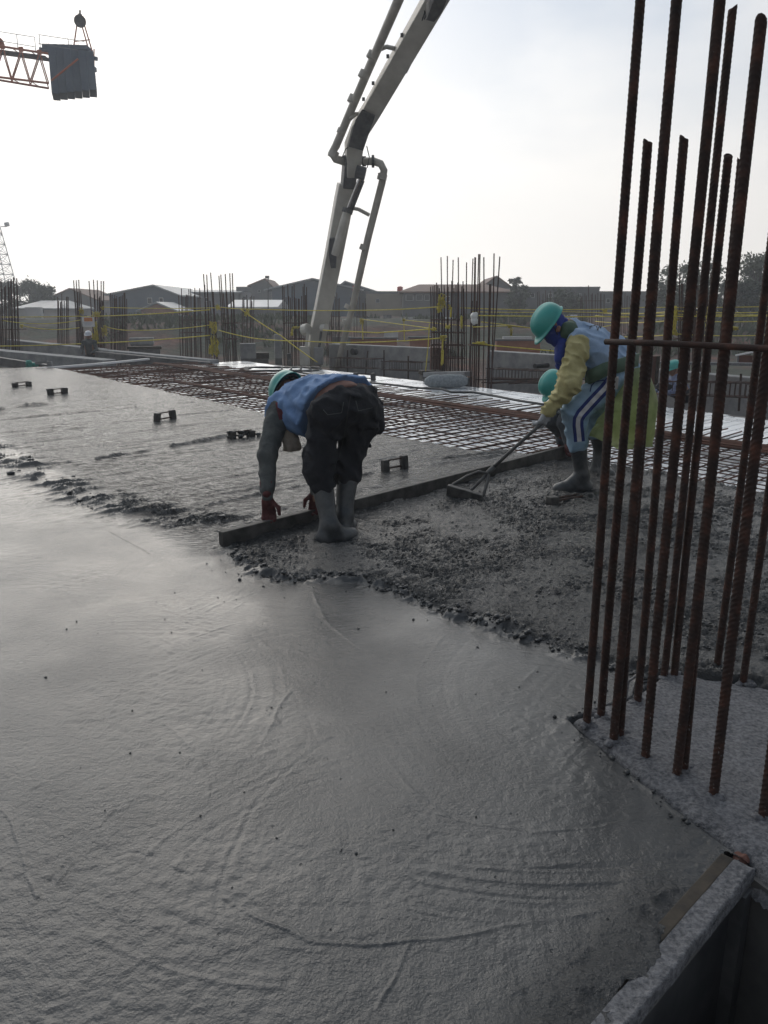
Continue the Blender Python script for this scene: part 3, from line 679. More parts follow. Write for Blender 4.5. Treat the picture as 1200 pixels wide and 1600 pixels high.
# brown plywood form and stacked bits near the middle column
for (p, Y, w, d, h, m, lab, nm, cat) in [((684, 578), 19.6, .34, .3, .56, 'plyred', 'upright reddish-brown plywood form left of the middle rebar column', 'plywood_form', 'formwork'),
        ((1016, 600), 15.6, .2, .24, .56, 'plyred', 'upright reddish-brown plywood form behind the yellow-green plastic', 'plywood_form', 'formwork'),
        ((408, 560), 26.5, .5, .5, .2, 'wood', 'low pile of brown bricks between the two grey stubs', 'brick_pile', 'bricks'),
        ((672, 585), 18.6, .5, .3, .10, 'wood', 'pale timber offcut lying at the deck edge left of the middle rebar column', 'timber_offcut', 'timber'),
        ((452, 562), 25, .12, .12, .20, 'boomdk', 'small dark block at the deck edge left of the boom foot', 'steel_block', 'block'),
        ((222, 538), 34, 1.0, .6, .28, 'conc', 'pale concrete slab piece lying on the soil right of the sign', 'concrete_piece', 'debris'),
        ((226, 545), 31, 1.3, .4, .10, 'wood', 'pale timber plank lying on the soil below the concrete piece', 'plank', 'timber')]:
    q0 = P(*p, Y); t = thing(nm, lab, cat, q0)
    MB().box(q0 + Vector((0, 0, h / 2)), (w, d, h), .25).build('body', M[m], t, bevel=.01)
    if nm == 'plywood_form':
        for e in (-1, 1): MB().box(q0 + Vector((e * w * .35, -d * .52, h / 2)), (.05, .05, h), .25).build('stud', M['wood'], t)
    if q0.z > -.6: MB().box(q0 + Vector((0, 0, -.45)), (w * .9, d * .9, .88), .25).build('support', M['conc_dark'], t)

# stirrup cages (rows of bent bars) between the deck and the walls
def cage(name, label, pa, Ya, pb, Yb, n, w, h):
    a = P(*pa, Ya); b_ = P(*pb, Yb); t = thing(name, label, 'rebar cage', (a + b_) / 2)
    d = (b_ - a); L = d.length; d.normalize(); sd = Vector((-d.y, d.x, 0)).normalized()
    for e in (-1, 1):
        for zz in (0, h):
            MB().tube([a + sd * e * w / 2 + Vector((0, 0, zz)), b_ + sd * e * w / 2 + Vector((0, 0, zz))], .012, 5).build('rebar', M['rust_dark'], t)
    for i in range(n):
        c = a + d * (L * (i + .5) / n); j = random.uniform(-.02, .02); z1 = Vector((0, 0, h + j))
        MB().tube([c + sd * -w / 2, c + sd * -w / 2 + z1, c + sd * w / 2 + z1, c + sd * w / 2, c - sd * w / 2], .008, 5).build('stirrup', M['rust_dark'], t)
    return t
cage('rebar_cage', 'low rusty stirrup cage in front of the wall with the round hole', (522, 573), 22.5, (592, 576), 21.2, 13, .35, .26)
cage('rebar_cage', 'low rusty stirrup cage left of the reddish-brown plywood form', (602, 577), 21.0, (668, 580), 20.0, 12, .35, .22)
cage('rebar_cage', 'long low stirrup cage at the foot of the wall behind the raking worker', (768, 590), 18.6, (862, 596), 16.6, 18, .35, .22)
cage('rebar_cage', 'long low stirrup cage behind the tall rebars at the right', (1040, 615), 14.6, (1210, 622), 12.9, 22, .3, .24)
for (x0, y0, x1, y1, Y, lab) in [(571, 563, 575, 548, 22.6, 'thin rusty bar leaning by the wall hole'), (600, 570, 600, 547, 22, 'thin upright rusty bar in the middle of the pale wall'),
                            (543, 565, 543, 547, 22.8, 'thin upright rusty bar left of the wall hole'), (638, 574, 638, 556, 21, 'thin upright rusty bar right of the wall hole'),
                            (1158, 610, 1158, 584, 15.0, 'thin steel upright in front of the right-hand wall')]:
    q0, q1 = P(x0, y0, Y), P(x1, y1, Y); t = thing('steel_bar', lab, 'steel bar', q0)
    MB().tube([q0 + Vector((0, 0, -.4)), q1], .022, 6).build('rebar', M['rust_dark'], t)
bk = thing('mesh_stack', 'rusty bent bars and planks piled at the deck edge behind the raking worker', 'debris', P(820, 600, 15.6))
for k in range(9):
    q0 = P(780 + k * 11, 592 + k * .9, 16.6 - k * .12); MB().tube([q0 + Vector((-.5, .2, random.uniform(-.1, .05))), q0 + Vector((.6, -.1, random.uniform(-.05, .1)))], .014, 5).build('rebar', M['rust_dark'], bk)
# ============================================================ BACKGROUND: houses, trees
M['tile'] = mat('brown_roof_tiles', (.10, .052, .034), .8, 0, scale=1.5, col2=(.17, .092, .062))
M['metalroof'] = mat('grey_metal_roof', (.24, .26, .28), .5, .2, scale=.8, col2=(.36, .38, .39))
M['whiteroof'] = mat('pale_sheet_roof', (.55, .57, .58), .5, 0, scale=.8, col2=(.68, .69, .70))
M['bluewall'] = mat('blue_grey_sheet_wall', (.06, .09, .125), .7, 0, scale=.7, col2=(.095, .13, .165))
M['greywall'] = mat('grey_render', (.10, .105, .11), .9, 0, scale=.6, col2=(.16, .16, .155))
M['palewall'] = mat('pale_render', (.42, .43, .44), .9, 0, scale=.6, col2=(.54, .54, .53))
M['beigewall'] = mat('beige_render', (.24, .21, .16), .9, 0, scale=.6, col2=(.32, .28, .22))
M['brickwall'] = mat('orange_brick', (.24, .10, .06), .9, 0, scale=1.2, col2=(.34, .15, .09))
M['glass'] = mat('dark_window_glass', (.02, .025, .03), .15)
M['redp'] = mat('red_paint', (.45, .06, .04), .6)
def house(name, label, x0, x1, ye, yr, Y, depth, wall, roof, axis='x', over=.45, hip=0.0, wins=(), rx=None, cat='house'):
    xa, xb = P(x0, 480, Y).x, P(x1, 480, Y).x; ze, zr = P(0, ye, Y).z, P(0, yr, Y).z
    zb = gzat((xa + xb) / 2, Y) - .4; c = ((xa + xb) / 2, Y + depth / 2)
    t = thing(name, label, cat, (c[0], c[1], zb))
    w = MB(); rf = MB(); th = .14
    if axis == 'flat':
        w.box((c[0], c[1], (zb + ze) / 2), (xb - xa, depth, ze - zb)); rf.box((c[0], c[1], (ze + zr) / 2 + .003), (xb - xa + over, depth + over, zr - ze))
    elif axis == 'y':
        xm = P(rx, 480, Y).x if rx else (xa + xb) / 2
        fr = [(xa, zb), (xb, zb), (xb, ze), (xm, zr), (xa, ze)]; n = 5
        w.add([(x, Y, z) for x, z in fr] + [(x, Y + depth, z) for x, z in fr], [tuple(range(5)), tuple(range(9, 4, -1))] + [(i, i + 5, (i + 1) % 5 + 5, (i + 1) % 5) for i in range(5)])
        for (ax, az), (bx, bz) in (((xa, ze), (xm, zr)), ((xm, zr), (xb, ze))):
            dx, dz = bx - ax, bz - az; L = math.hypot(dx, dz); ux, uz = dx / L, dz / L
            if az < bz: ax -= ux * over; az -= uz * over
            else: bx += ux * over; bz += uz * over
            o = .02
            rf.add([(ax, Y - over, az + o), (bx, Y - over, bz + o), (bx, Y - over, bz + o + th), (ax, Y - over, az + o + th), (ax, Y + depth + over, az + o), (bx, Y + depth + over, bz + o), (bx, Y + depth + over, bz + o + th), (ax, Y + depth + over, az + o + th)],
                   [(0, 1, 2, 3), (7, 6, 5, 4), (0, 4, 5, 1), (1, 5, 6, 2), (2, 6, 7, 3), (3, 7, 4, 0)])
    else:
        w.box((c[0], c[1], (zb + ze) / 2), (xb - xa, depth, ze - zb))
        h = (xb - xa) * hip; o = over
        v = [(xa - o, Y - o, ze + .01), (xb + o, Y - o, ze + .01), (xb + o, Y + depth + o, ze + .01), (xa - o, Y + depth + o, ze + .01), (xa - o * (hip == 0) + h, Y + depth / 2, zr), (xb + o * (hip == 0) - h, Y + depth / 2, zr)]
        v2 = [(x, y, z + th) for x, y, z in v]
        rf.add(v + v2, [(6, 7, 11, 10), (8, 9, 10, 11), (7, 8, 11), (9, 6, 10), (3, 2, 1, 0), (0, 1, 7, 6), (1, 2, 8, 7), (2, 3, 9, 8), (3, 0, 6, 9)])
    w.build('wall', M[wall], t); rf.build('roof', M[roof], t)
    for (px, py, pw, ph) in wins:
        q = P(px, py, Y - .02); s_ = Y / 1200
        o = MB().box(q, (pw * s_, .06, ph * s_)).build('window', M['palewall'] if wall != 'palewall' else M['greywall'], t)
        g = MB().box(q + Vector((0, -.04, 0)), (pw * s_ * .8, .03, ph * s_ * .8)).mesh('pane', t.location); link('pane', g, M['glass'], o)
    return t
house('house', 'low house with long grey roof at the far left below the trees', 28, 88, 484, 471, 78, 9, 'palewall', 'metalroof', 'x', hip=.12, wins=((54, 487, 7, 5), (66, 487, 5, 5)))
house('house', 'brown-roofed house with low gable behind the pair of rebar columns', 76, 150, 468, 452, 105, 10, 'greywall', 'tile', 'y')
house('warehouse', 'blue-grey gabled warehouse with pale left roof slope', 172, 279, 461, 447, 88, 16, 'bluewall', 'metalroof', 'y', rx=243, wins=((234, 470, 7, 9), (252, 470, 6, 9)), cat='warehouse')
house('house', 'orange brick gable wall in front of the blue-grey warehouse', 220, 272, 485, 474, 80, 6, 'brickwall', 'metalroof', 'y')
house('warehouse', 'long grey warehouse behind the roped rebar column', 278, 372, 458, 452, 98, 16, 'greywall', 'metalroof', 'x', cat='warehouse', wins=((300, 468, 5, 6), (322, 468, 5, 6)))
house('house', 'pale flat block joined to the tall pinkish block', 371, 408, 456, 448, 100, 8, 'palewall', 'greywall', 'flat', over=.1, wins=((382, 466, 5, 5),))
house('house', 'tall pinkish-brown block with slanting top left of the big gables', 394, 425, 446, 437, 97, 8, 'greywall', 'tile', 'y', rx=416, wins=((405, 455, 4, 4),))
house('shed', 'shed with pale sheet roof in front of the pinkish block', 362, 428, 482, 470, 76, 8, 'greywall', 'whiteroof', 'x', hip=0, cat='shed')
house('warehouse', 'dark gabled warehouse with wide eaves directly behind the boom', 426, 556, 452, 437, 86, 18, 'bluewall', 'metalroof', 'y', rx=490, over=.8, cat='warehouse', wins=((520, 463, 9, 8),))
house('warehouse', 'second gabled warehouse right of the boom with a small red panel', 512, 604, 462, 441, 92, 18, 'bluewall', 'metalroof', 'y', rx=540, over=.8, cat='warehouse', wins=((575, 470, 8, 6),))
house('house', 'low beige flat-roofed block between the warehouse and the brown hip roof', 572, 634, 459, 455, 84, 9, 'beigewall', 'greywall', 'flat', over=.1, wins=((590, 470, 6, 6),))
house('house', 'wide house with brown hipped tile roof and white upper windows', 630, 800, 458, 443, 80, 14, 'greywall', 'tile', 'x', hip=.17, wins=((640, 465, 12, 9), (655, 465, 10, 9), (667, 465, 8, 9), (700, 467, 6, 8)))
house('house', 'brown-tiled gable rising behind the right end of the hipped roof', 742, 806, 456, 433, 92, 10, 'greywall', 'tile', 'y', wins=((770, 452, 6, 5),))
house('house', 'long grey flat-topped wall building behind the raking worker', 808, 935, 451, 448, 82, 10, 'greywall', 'greywall', 'flat', over=.1, wins=((832, 462, 6, 6), (860, 462, 6, 6), (905, 462, 6, 6)))
house('house', 'low grey-brown building at the right behind the tall rebars', 930, 1040, 460, 455, 90, 10, 'greywall', 'greywall', 'flat', over=.1, wins=((950, 470, 6, 6), (990, 470, 6, 6)))
wt = thing('water_tank', 'small red roof tank on the beige flat-roofed block', 'water tank', P(625, 455, 84))
q0 = P(625, 455, 84.5); MB().tube([q0, q0 + Vector((0, 0, .42))], .30, 12).build('tank', M['redp'], wt); MB().tube([q0 + Vector((0, 0, .42)), q0 + Vector((0, 0, .5))], [.31, .1], 12).build('lid', M['redp'], wt)
rp = thing('red_panel', 'small red panel on the warehouse gable right of the boom', 'sign', P(556, 456, 85.4)); MB().box(P(556, 451, 85.4), (.7, .08, .6)).build('panel', M['redp'], rp); MB().box(P(556, 458, 85.5), (.06, .06, 1)).build('post', M['steel'], rp)
pole = thing('lamp_post', 'thin lamp post beside the tall pinkish block', 'lamp post', P(419, 485, 74)); MB().tube([P(419, 490, 74), P(419, 434, 74)], .05, 6).build('pole', M['boomdk'], pole); MB().box(P(417.5, 433, 74), (.35, .3, .22)).build('lamp', M['boomdk'], pole)
# things lying on top of the bank: site huts, plates, clutter
for (x0, x1, y0, y1, Y, m, lab, cat) in [(40, 66, 480, 492, 70, 'palewall', 'tiny white hut under the trees at the far left', 'hut'), (600, 622, 518, 524, 48, 'palewall', 'pale sheet lying on the red soil left of the middle column', 'sheet'),
        (786, 830, 526, 533, 44, 'palewall', 'pale sheet lying on the red soil behind the raking worker', 'sheet'), (548, 620, 529, 544, 38, 'brickwall', 'low orange-brown brick wall on the soil right of the boom', 'brick wall'),
        (640, 672, 528, 545, 36, 'brickwall', 'short orange-brown brick wall left of the middle rebar column', 'brick wall'), (775, 842, 532, 548, 34, 'brickwall', 'orange-brown brick wall left of the raking worker', 'brick wall'), (520, 548, 526, 533, 40, 'greywall', 'grey block on the soil right of the boom pipe', 'block')]:
    t = thing(cat.replace(' ', '_'), lab, cat, P((x0 + x1) / 2, y1, Y)); a = P(x0, y0, Y); b_ = P(x1, y1, Y)
    MB().box(((a.x + b_.x) / 2, Y, (a.z + b_.z) / 2 - .2), (b_.x - a.x, .5, a.z - b_.z + .4)).build('wall', M[m], t)
    if 'brick' in m: MB().box(((a.x + b_.x) / 2, Y, a.z + .03), (b_.x - a.x + .15, .6, .07)).build('coping', M['greywall'], t)
for k in range(34):
    q = random.Random(k + 500); x = q.uniform(-24, 24); y = q.uniform(60.5, 66); z = gzat(x, y)
    nm, lab = 'rubble_piece', 'pale building rubble lying along the top of the soil bank'
    t = thing(nm, lab, 'rubble', (x, y, z), 'rubble along the top of the bank')
    MB().box((x, y, z + .1), (q.uniform(.3, 1.1), .4, q.uniform(.2, .45)), q.uniform(0, 3)).build('piece', M[q.choice(['palewall', 'greywall', 'greywall', 'brickwall', 'whiteroof'])], t)

def leaf_mat(name, a, b): return mat(name, a, .7, 0, scale=1.3, col2=b)
M['leaf'] = leaf_mat('dark_tree_leaves', (.018, .032, .018), (.060, .085, .040)); M['leaf2'] = leaf_mat('olive_tree_leaves', (.03, .045, .020), (.085, .105, .045))
M['bark'] = mat('bark', (.05, .04, .032), .9)
def tree(label, x, y, h, cr, cz, nclump, leafn, m='leaf', size=.16, name='tree', cat='tree', open_=.55):
    r = random.Random(int(abs(x * 31 + y * 7) * 10)); z = gzat(x, y) - .1; t = thing(name, label, cat, (x, y, z)); tr = MB(); top = z + h * .62
    tr.tube([(x, y, z), (x + .1, y, z + h * .3), (x + r.uniform(-.3, .3), y, top)], [h * .035, h * .027, h * .012], 8)
    cl = []
    for k in range(nclump):
        a = r.uniform(0, 6.28); e = r.uniform(-.7, 1); rr = cr * (r.random() ** .4)
        c = Vector((x + math.cos(a) * rr * math.sqrt(max(0, 1 - e * e * .8)), y + math.sin(a) * rr * .9, z + cz + e * (h - cz) * .92)); cl.append(c)
        tr.tube([(x, y, z + h * r.uniform(.3, .55)), ((x + c.x) / 2, (y + c.y) / 2, (z + h * .45 + c.z) / 2), c], [h * .012, h * .008, h * .003], 5)
    tr.build('trunk', M['bark'], t)
    v = []; f = []
    for c in cl:
        s = cr * r.uniform(.22, .42)
        for _ in range(leafn):
            d = Vector((r.gauss(0, 1), r.gauss(0, 1), r.gauss(0, .7))); p = c + d * s * open_
            e = Euler((r.uniform(-1, 1), r.uniform(-1, 1), r.uniform(0, 6.28))).to_matrix(); q = size * r.uniform(.6, 1.4); k = len(v)
            v += [tuple(p + e @ Vector(w) * q) for w in ((-.5, 0, 0), (0, -.28, .04), (.6, 0, 0), (0, .28, .04))]; f.append((k, k + 1, k + 2, k + 3))
    me = np_mesh('crown', np.array(v) - np.array([x, y, z]), np.array(f)); link('crown', me, M[m], t)
    return t
def tree_px(label, px, ytop, w, Y, n=26, leafn=55, m='leaf', low=.45, **k):
    q = P(px, ytop, Y); z = gzat(q.x, Y); h = q.z - z; return tree(label, q.x, Y, h, w * Y / 1200 / 2, h * low, int(n * 1.3), int(leafn * 1.5), m, size=.27, **k)
tree_px('dark leafy tree at the far left edge behind the radio mast', 12, 441, 50, 92, 26, 90)
tree_px('dark round tree with sky gaps left of the low grey roof', 44, 439, 44, 90, 22, 70)
tree_px('dark round tree hiding the left end of the brown-roofed house', 68, 447, 38, 86, 24, 90)
tree_px('small dark tree between the hipped roof and the long grey building', 806, 431, 22, 84, 12, 60)
tree_px('dark bush in front of the left end of the grey building', 812, 447, 34, 76, 18, 80, low=.5)
tree_px('dark bush hiding the middle of the long grey building', 884, 453, 48, 74, 22, 90, low=.45)
tree_px('tall loose tree seen between the tall rebars', 1065, 410, 70, 72, 24, 70, m='leaf2', low=.55)
tree_px('tall open tree between the tall rebars, left of the right-hand one', 1105, 404, 58, 70, 20, 60, m='leaf2', low=.6)
tree_px('big open-crowned tree near the right edge of the picture', 1190, 398, 78, 64, 30, 70, m='leaf2', low=.5)
tree_px('rounded dark bush at the foot of the big right-hand tree', 1158, 436, 62, 62, 24, 100, low=.4)
tree_px('rounded dark bush behind the tallest rebars', 1085, 447, 70, 66, 24, 90, low=.4)
tree_px('small scrubby tree at the far right edge', 1225, 440, 60, 58, 20, 80, low=.45)
# weeds on the bank: one mass
v = []; f = []; r = random.Random(3)
for k in range(2600):
    x = r.uniform(-34, 34); y = r.uniform(46, 63)
    if fbm2(np.array([x * .12 + 4]), np.array([y * .12]), 3, 77)[0] < .50: continue
    z = gzat(x, y)
    for _ in range(4):
        a = r.uniform(0, 6.28); h = r.uniform(.15, .5); w = .10; kx = len(v); dx, dy = math.cos(a), math.sin(a); bx, by = x + r.uniform(-.3, .3), y + r.uniform(-.3, .3)
        v += [(bx - dx * w, by - dy * w, z - .05), (bx + dx * w, by + dy * w, z - .05), (bx + dy * .2 + dx * w * .3, by + dx * .2, z + h), (bx + dy * .2 - dx * w * .3, by + dx * .2, z + h)]; f.append((kx, kx + 1, kx + 2, kx + 3))
setp(link('weeds', np_mesh('weeds', np.array(v), np.array(f)), M['leaf2']), label='low green weeds growing on the soil bank', cat='weeds', kind='stuff')

# ============================================================ radio mast (lattice)
rm = thing('radio_mast', 'thin lattice radio mast rising behind the trees at the far left edge', 'radio mast', P(0, 485, 140)); Ym = 140
legs = [(-14, 21), (21, -0)]
base_c = P(1, 445, Ym); zt = P(0, 250, Ym).z; zb = gzat(base_c.x, Ym)
def mast_pt(k, e):      # e in [0,1] from ground to the top
    hw = 2.9 * (1 - e) + .15 * e; a = math.pi / 4 + k * math.pi / 2
    return Vector((base_c.x + math.cos(a) * hw * 1.2 - .9 * e, Ym + math.sin(a) * hw * 1.2, zb + (zt - zb) * e))
nn = 15
for k in range(4): MB().tube([mast_pt(k, 0), mast_pt(k, 1)], .075, 5).build('leg', M['steel'], rm)
br = MB()
for i in range(nn):
    for k in range(4):
        a, b_ = mast_pt(k, i / nn), mast_pt((k + 1) % 4, (i + 1) / nn); c_, d_ = mast_pt((k + 1) % 4, i / nn), mast_pt(k, (i + 1) / nn)
        br.tube([a, b_], .04, 4); br.tube([c_, d_], .04, 4); br.tube([d_, b_], .04, 4)
br.build('lattice', M['steel'], rm)
q0 = P(8, 351, Ym); MB().tube([q0, q0 + Vector((.6, 0, .1))], .35, 10).build('antenna', M['palewall'], rm); MB().box(P(6, 354, Ym), (.9, .2, .12)).build('bracket', M['steel'], rm)

# ============================================================ tower crane counter-jib, upper left
Yc = 45
cr = thing('tower_crane', 'orange lattice tower crane counter-jib with grey counterweight slabs hanging at its end', 'tower crane', P(0, 110, Yc))
def C(px, py, dy=0): return P(px, py, Yc + dy)
top = [C(-330, 24), C(76, 86)]; b1 = [C(-330, 80, -.7), C(76, 130, -.7)]; b2_ = [C(-330, 70, .9), C(76, 138, .9)]
tA = [C(-330, 20, -.5), C(76, 84, -.5)]; tB = [C(-330, 30, .9), C(76, 92, .9)]
def lerp(s, e): return s[0].lerp(s[1], e)
for s in (tA, tB, b1, b2_): MB().tube(s, .055, 6).build('chord', M['orange'], cr)
nn = 14
for i in range(nn):
    e0, e1, e2 = i / nn, (i + .5) / nn, (i + 1) / nn
    for tt, bb in ((tA, b1), (tB, b2_)):
        MB().tube([lerp(bb, e0), lerp(tt, e1)], .032, 5).build('brace', M['orange'], cr); MB().tube([lerp(tt, e1), lerp(bb, e2)], .032, 5).build('brace', M['orange'], cr)
    MB().tube([lerp(b1, e0), lerp(b2_, e1)], .026, 5).build('brace', M['orange'], cr); MB().tube([lerp(tA, e0), lerp(tB, e1)], .026, 5).build('brace', M['orange'], cr)
    MB().box(lerp(tA, e1) + Vector((0, -.02, 0)), (.22, .06, .22)).build('gusset', M['orange'], cr)
# catwalk and railing
MB().sweep([C(-330, 36, .2), C(76, 92, .2)], .9, .05).build('catwalk', M['boomdk'], cr)
for y0, y1 in ((0, 0), (14, 15)):
    MB().tube([C(-60, 40 + y0, -.5), C(54, 58 + y1, -.5)], .016, 5).build('handrail', M['steel'], cr); MB().tube([C(60, 54 + y0, -.5), C(132, 65 + y1, -.5)], .016, 5).build('handrail', M['steel'], cr)
for x, ya, yb in ((26, 54, 78), (54, 58, 83), (61, 54, 76), (106, 60, 74), (-20, 47, 70)): MB().tube([C(x, ya, -.5), C(x + 2, yb, -.5)], .018, 5).build('rail_post', M['steel'], cr)
MB().tube([C(-2, 67, -.4), C(-2, 67, .5)], .26, 12).build('pulley', M['orange'], cr)
# counterweight platform and slabs
MB().sweep([C(62, 77, -.25), C(152, 92, -.25)], .18, .16).build('platform_beam', M['cweight'], cr); MB().sweep([C(62, 77, .35), C(152, 92, .35)], .18, .16).build('platform_beam', M['cweight'], cr)
for k in range(6):
    a = C(82 + k * 11.6, 80 + k * 1.2, .1 + .12 * (k % 2)); bq = C(88 + k * 11.6, 152 - k * 1.1, .1 + .12 * (k % 2)); d = (bq - a)
    MB().sweep([a, bq], 1.5, .368, up=(.944, .33, .12)).build('counterweight_slab', M['cweight'], cr, bevel=.03)
    MB().box(C(77 + k * 11.6, 76 + k * .4, .1), (.40, .9, .2)).build('slab_hanger', M['cweight'], cr)
MB().tube([C(80, 126, -1.05), C(122, 92, -1.05)], .05, 6).build('tie_rod', M['orange'], cr)
MB().sweep([C(138, 106, 0), C(147, 106, 0)], .8, .2).build('end_block', M['cweight'], cr)
MB().tube([C(147, 76, .4), C(147, 108, .4)], .03, 6).build('end_post', M['orange'], cr)
for a, b_ in (((120, 40), (115, 74)), ((128, 40), (138, 76)), ((131, 36), (144, 80))): MB().tube([C(*a), C(*b_)], .035, 6).build('mast_leg', M['orange'], cr)
MB().tube([C(116, 65), C(141, 62)], .025, 6).build('mast_tie', M['orange'], cr); MB().tube([C(125, 33, -.18), C(125, 33, .25)], .30, 16).build('pulley', M['boomdk'], cr)
MB().tube([C(125, 22), C(125, 40)], .10, 8).build('mast_head', M['boomdk'], cr); MB().tube([C(125, 16), C(125, 22)], .05, 8).build('mast_tip', M['boomdk'], cr)

# ============================================================ concrete placing boom
bo = thing('pump_boom', 'cream concrete placing boom with delivery pipes rising behind the deck', 'concrete boom', P(490, 562, 23.6))
upv = Vector((.30, -1, .05))
q = [P(486, 590, 24.2), P(497, 520, 23.9), P(521, 400, 23.4), P(537, 315, 23.0), P(541, 288, 22.9)]
MB().sweep(q, [.47, .48, .48, .50, .46], [.36] * 5, up=upv).build('lower_boom', M['boom'], bo, bevel=.02)
q2 = [P(543, 292, 22.9), P(549, 250, 22.6)]
MB().sweep(q2, [.34, .42], [.4, .4], up=upv).build('joint_fork', M['boomdk'], bo, bevel=.03)
q = [P(550, 275, 22.7), P(553, 228, 22.3), P(563, 200, 22.05), P(582, 170, 21.6), P(630, 86, 20.0), P(704, -43, 17.8)]
MB().sweep(q, [.34, .46, .47, .46, .46, .46], [.3, .36, .38, .38, .38, .38], up=upv).build('upper_boom', M['boom'], bo, bevel=.02)
MB().sweep([P(556, 232, 21.95), P(568, 192, 21.6), P(576, 176, 21.35)], [.40, .44, .36], .03, up=upv).build('elbow_plate', M['boomdk'], bo)
MB().sweep([P(559, 218, 21.9), P(566, 196, 21.7)], [.30, .30], .05, up=upv).build('knuckle_plate', M['boomdk'], bo)
# delivery pipes
MB().tube([P(640, -40, 18.0), P(612, 25, 19.0), P(575, 110, 20.9), P(545, 180, 21.9), P(525, 228, 22.3), P(518, 240, 22.35), P(524, 248, 22.4), P(540, 253, 22.5)], .105, 12).build('upper_pipe', M['pipe'], bo, smooth=True)
MB().tube([P(566, 252, 22.5), P(584, 252, 22.3), P(595, 256, 22.25), P(600, 266, 22.25), P(597, 285, 22.4), P(575, 372, 22.8), P(552, 475, 23.2), P(534, 545, 23.5), P(526, 580, 23.6)], [.10] * 6 + [.095, .09, .085], 12).build('lower_pipe', M['pipe'], bo, smooth=True)
for a, b_, Y, r in (((523, 236), (519, 246), 22.35, .135), ((571, 112), (566, 122), 20.95, .13), ((554, 150), (549, 161), 21.6, .13), ((584, 82), (579, 92), 20.35, .125), ((535, 202), (532, 209), 22.1, .12),
                  ((582, 246), (583, 258), 22.3, .06), ((598, 272), (596, 281), 22.3, .13), ((570, 383), (567, 391), 22.85, .12), ((546, 477), (543, 483), 23.25, .12), ((541, 500), (539, 507), 23.3, .11)):
    a3, b3 = P(*a, Y), P(*b_, Y)
    if r < .1: a3, b3 = P(582.5, 252, Y) + Vector((-.03, 0, 0)), P(582.5, 252, Y) + Vector((.04, 0, 0)); r = .16
    MB().tube([a3, b3], r, 12).build('pipe_clamp', M['boomdk'] if r > .15 else M['pipe'], bo)
for pts, Y0, Y1 in (([(592, 78), (604, 73), (617, 76)], 20.2, 19.9), ([(547, 186), (556, 178), (567, 178)], 21.8, 21.8), ([(549, 325), (560, 327), (577, 336)], 22.9, 22.75)):
    MB().tube([P(*p, Y0 + (Y1 - Y0) * i / 2) for i, p in enumerate(pts)], .05, 8).build('pipe_bracket', M['pipe'], bo)
MB().tube([P(546, 250, 22.5), P(538, 253, 22.45)], .16, 12).build('swivel', M['boomdk'], bo); MB().tube([P(566, 252, 22.5), P(572, 252, 22.5)], .13, 12).build('swivel', M['boomdk'], bo)
MB().tube([P(556, 268, 22.3), P(571, 272, 22.3)], .17, 14).build('pivot_pin', M['boomdk'], bo)
MB().tube([P(563, 278, 22.3), P(543, 328, 22.6)], .055, 10).build('piston_rod', M['chrome'], bo)
MB().tube([P(566, 282, 22.35), P(548, 328, 22.65)], .07, 10).build('hose_guard', M['boomdk'], bo)
MB().tube([P(544, 326, 22.6), P(542, 333, 22.6)], .15, 12).build('cylinder_gland', M['boomdk'], bo)
MB().tube([P(542, 331, 22.6), P(523, 398, 22.95)], .115, 12).build('hydraulic_cylinder', M['boom'], bo)
MB().sweep([P(520, 372, 22.9), P(520, 398, 23.0), P(521, 419, 23.0)], [.18, .22, .14], .18, up=(0, -1, 0)).build('cylinder_mount', M['boomdk'], bo)
MB().box(P(631, 101, 20.3), (.3, .1, .24), rot=Matrix.Rotation(.5, 3, 'Y')).build('marker_plate', M['boomdk'], bo)
for k in range(3): MB().tube([P(648 + k * 5, 30 - k * 8, 18.9), P(655 + k * 4, 14, 18.7), P(662 + k * 3, 4, 18.5), P(664 + k * 3, 20, 18.5), P(657 + k * 3, 38, 18.9)], .018, 6).build('hydraulic_hose', M['cable'], bo)
MB().sweep([P(672, 26, 18.4), P(678, 14, 18.2), P(686, -10, 17.8)], [.18, .3, .34], .2, up=upv).build('upper_mount', M['boomdk'], bo)
for p in (((534, 247), (540, 233), (552, 224)), ((573, 228), (577, 245), (574, 262))): MB().tube([P(*a, 22.1) for a in p], .014, 5).build('hydraulic_hose', M['cable'], bo)
for px, py in ((568, 155), (583, 130), (606, 88), (628, 55), (618, 100), (657, 60)): MB().box(P(px, py, 21.2 - (160 - py) * .017), (.07, .07, .07)).build('bolt', M['boomdk'], bo)
MB().tube([P(474, 516, 23.7), P(482, 514, 23.6)], .17, 12).build('foot_pin', M['boom'], bo); MB().tube([P(503, 513, 23.6), P(510, 512, 23.5)], .12, 12).build('foot_pin', M['boom'], bo)
MB().sweep([P(481, 520, 23.5), P(473, 590, 23.6)], .08, .1, up=(0, -1, 0)).build('foot_link', M['boom'], bo); MB().tube([P(502, 518, 23.5), P(498, 548, 23.5)], .035, 8).build('foot_rod', M['boomdk'], bo)
MB().box(P(498, 556, 23.4), (.26, .3, .5)).build('foot_bracket', M['conc'], bo); MB().box(P(477, 556, 23.5), (.3, .3, .55)).build('foot_bracket', M['boom'], bo)
MB().tube([P(488, 588, 24.2), P(488, 580, 24.2) + Vector((0, 0, -1.6))], .30, 12).build('mast', M['boomdk'], bo)

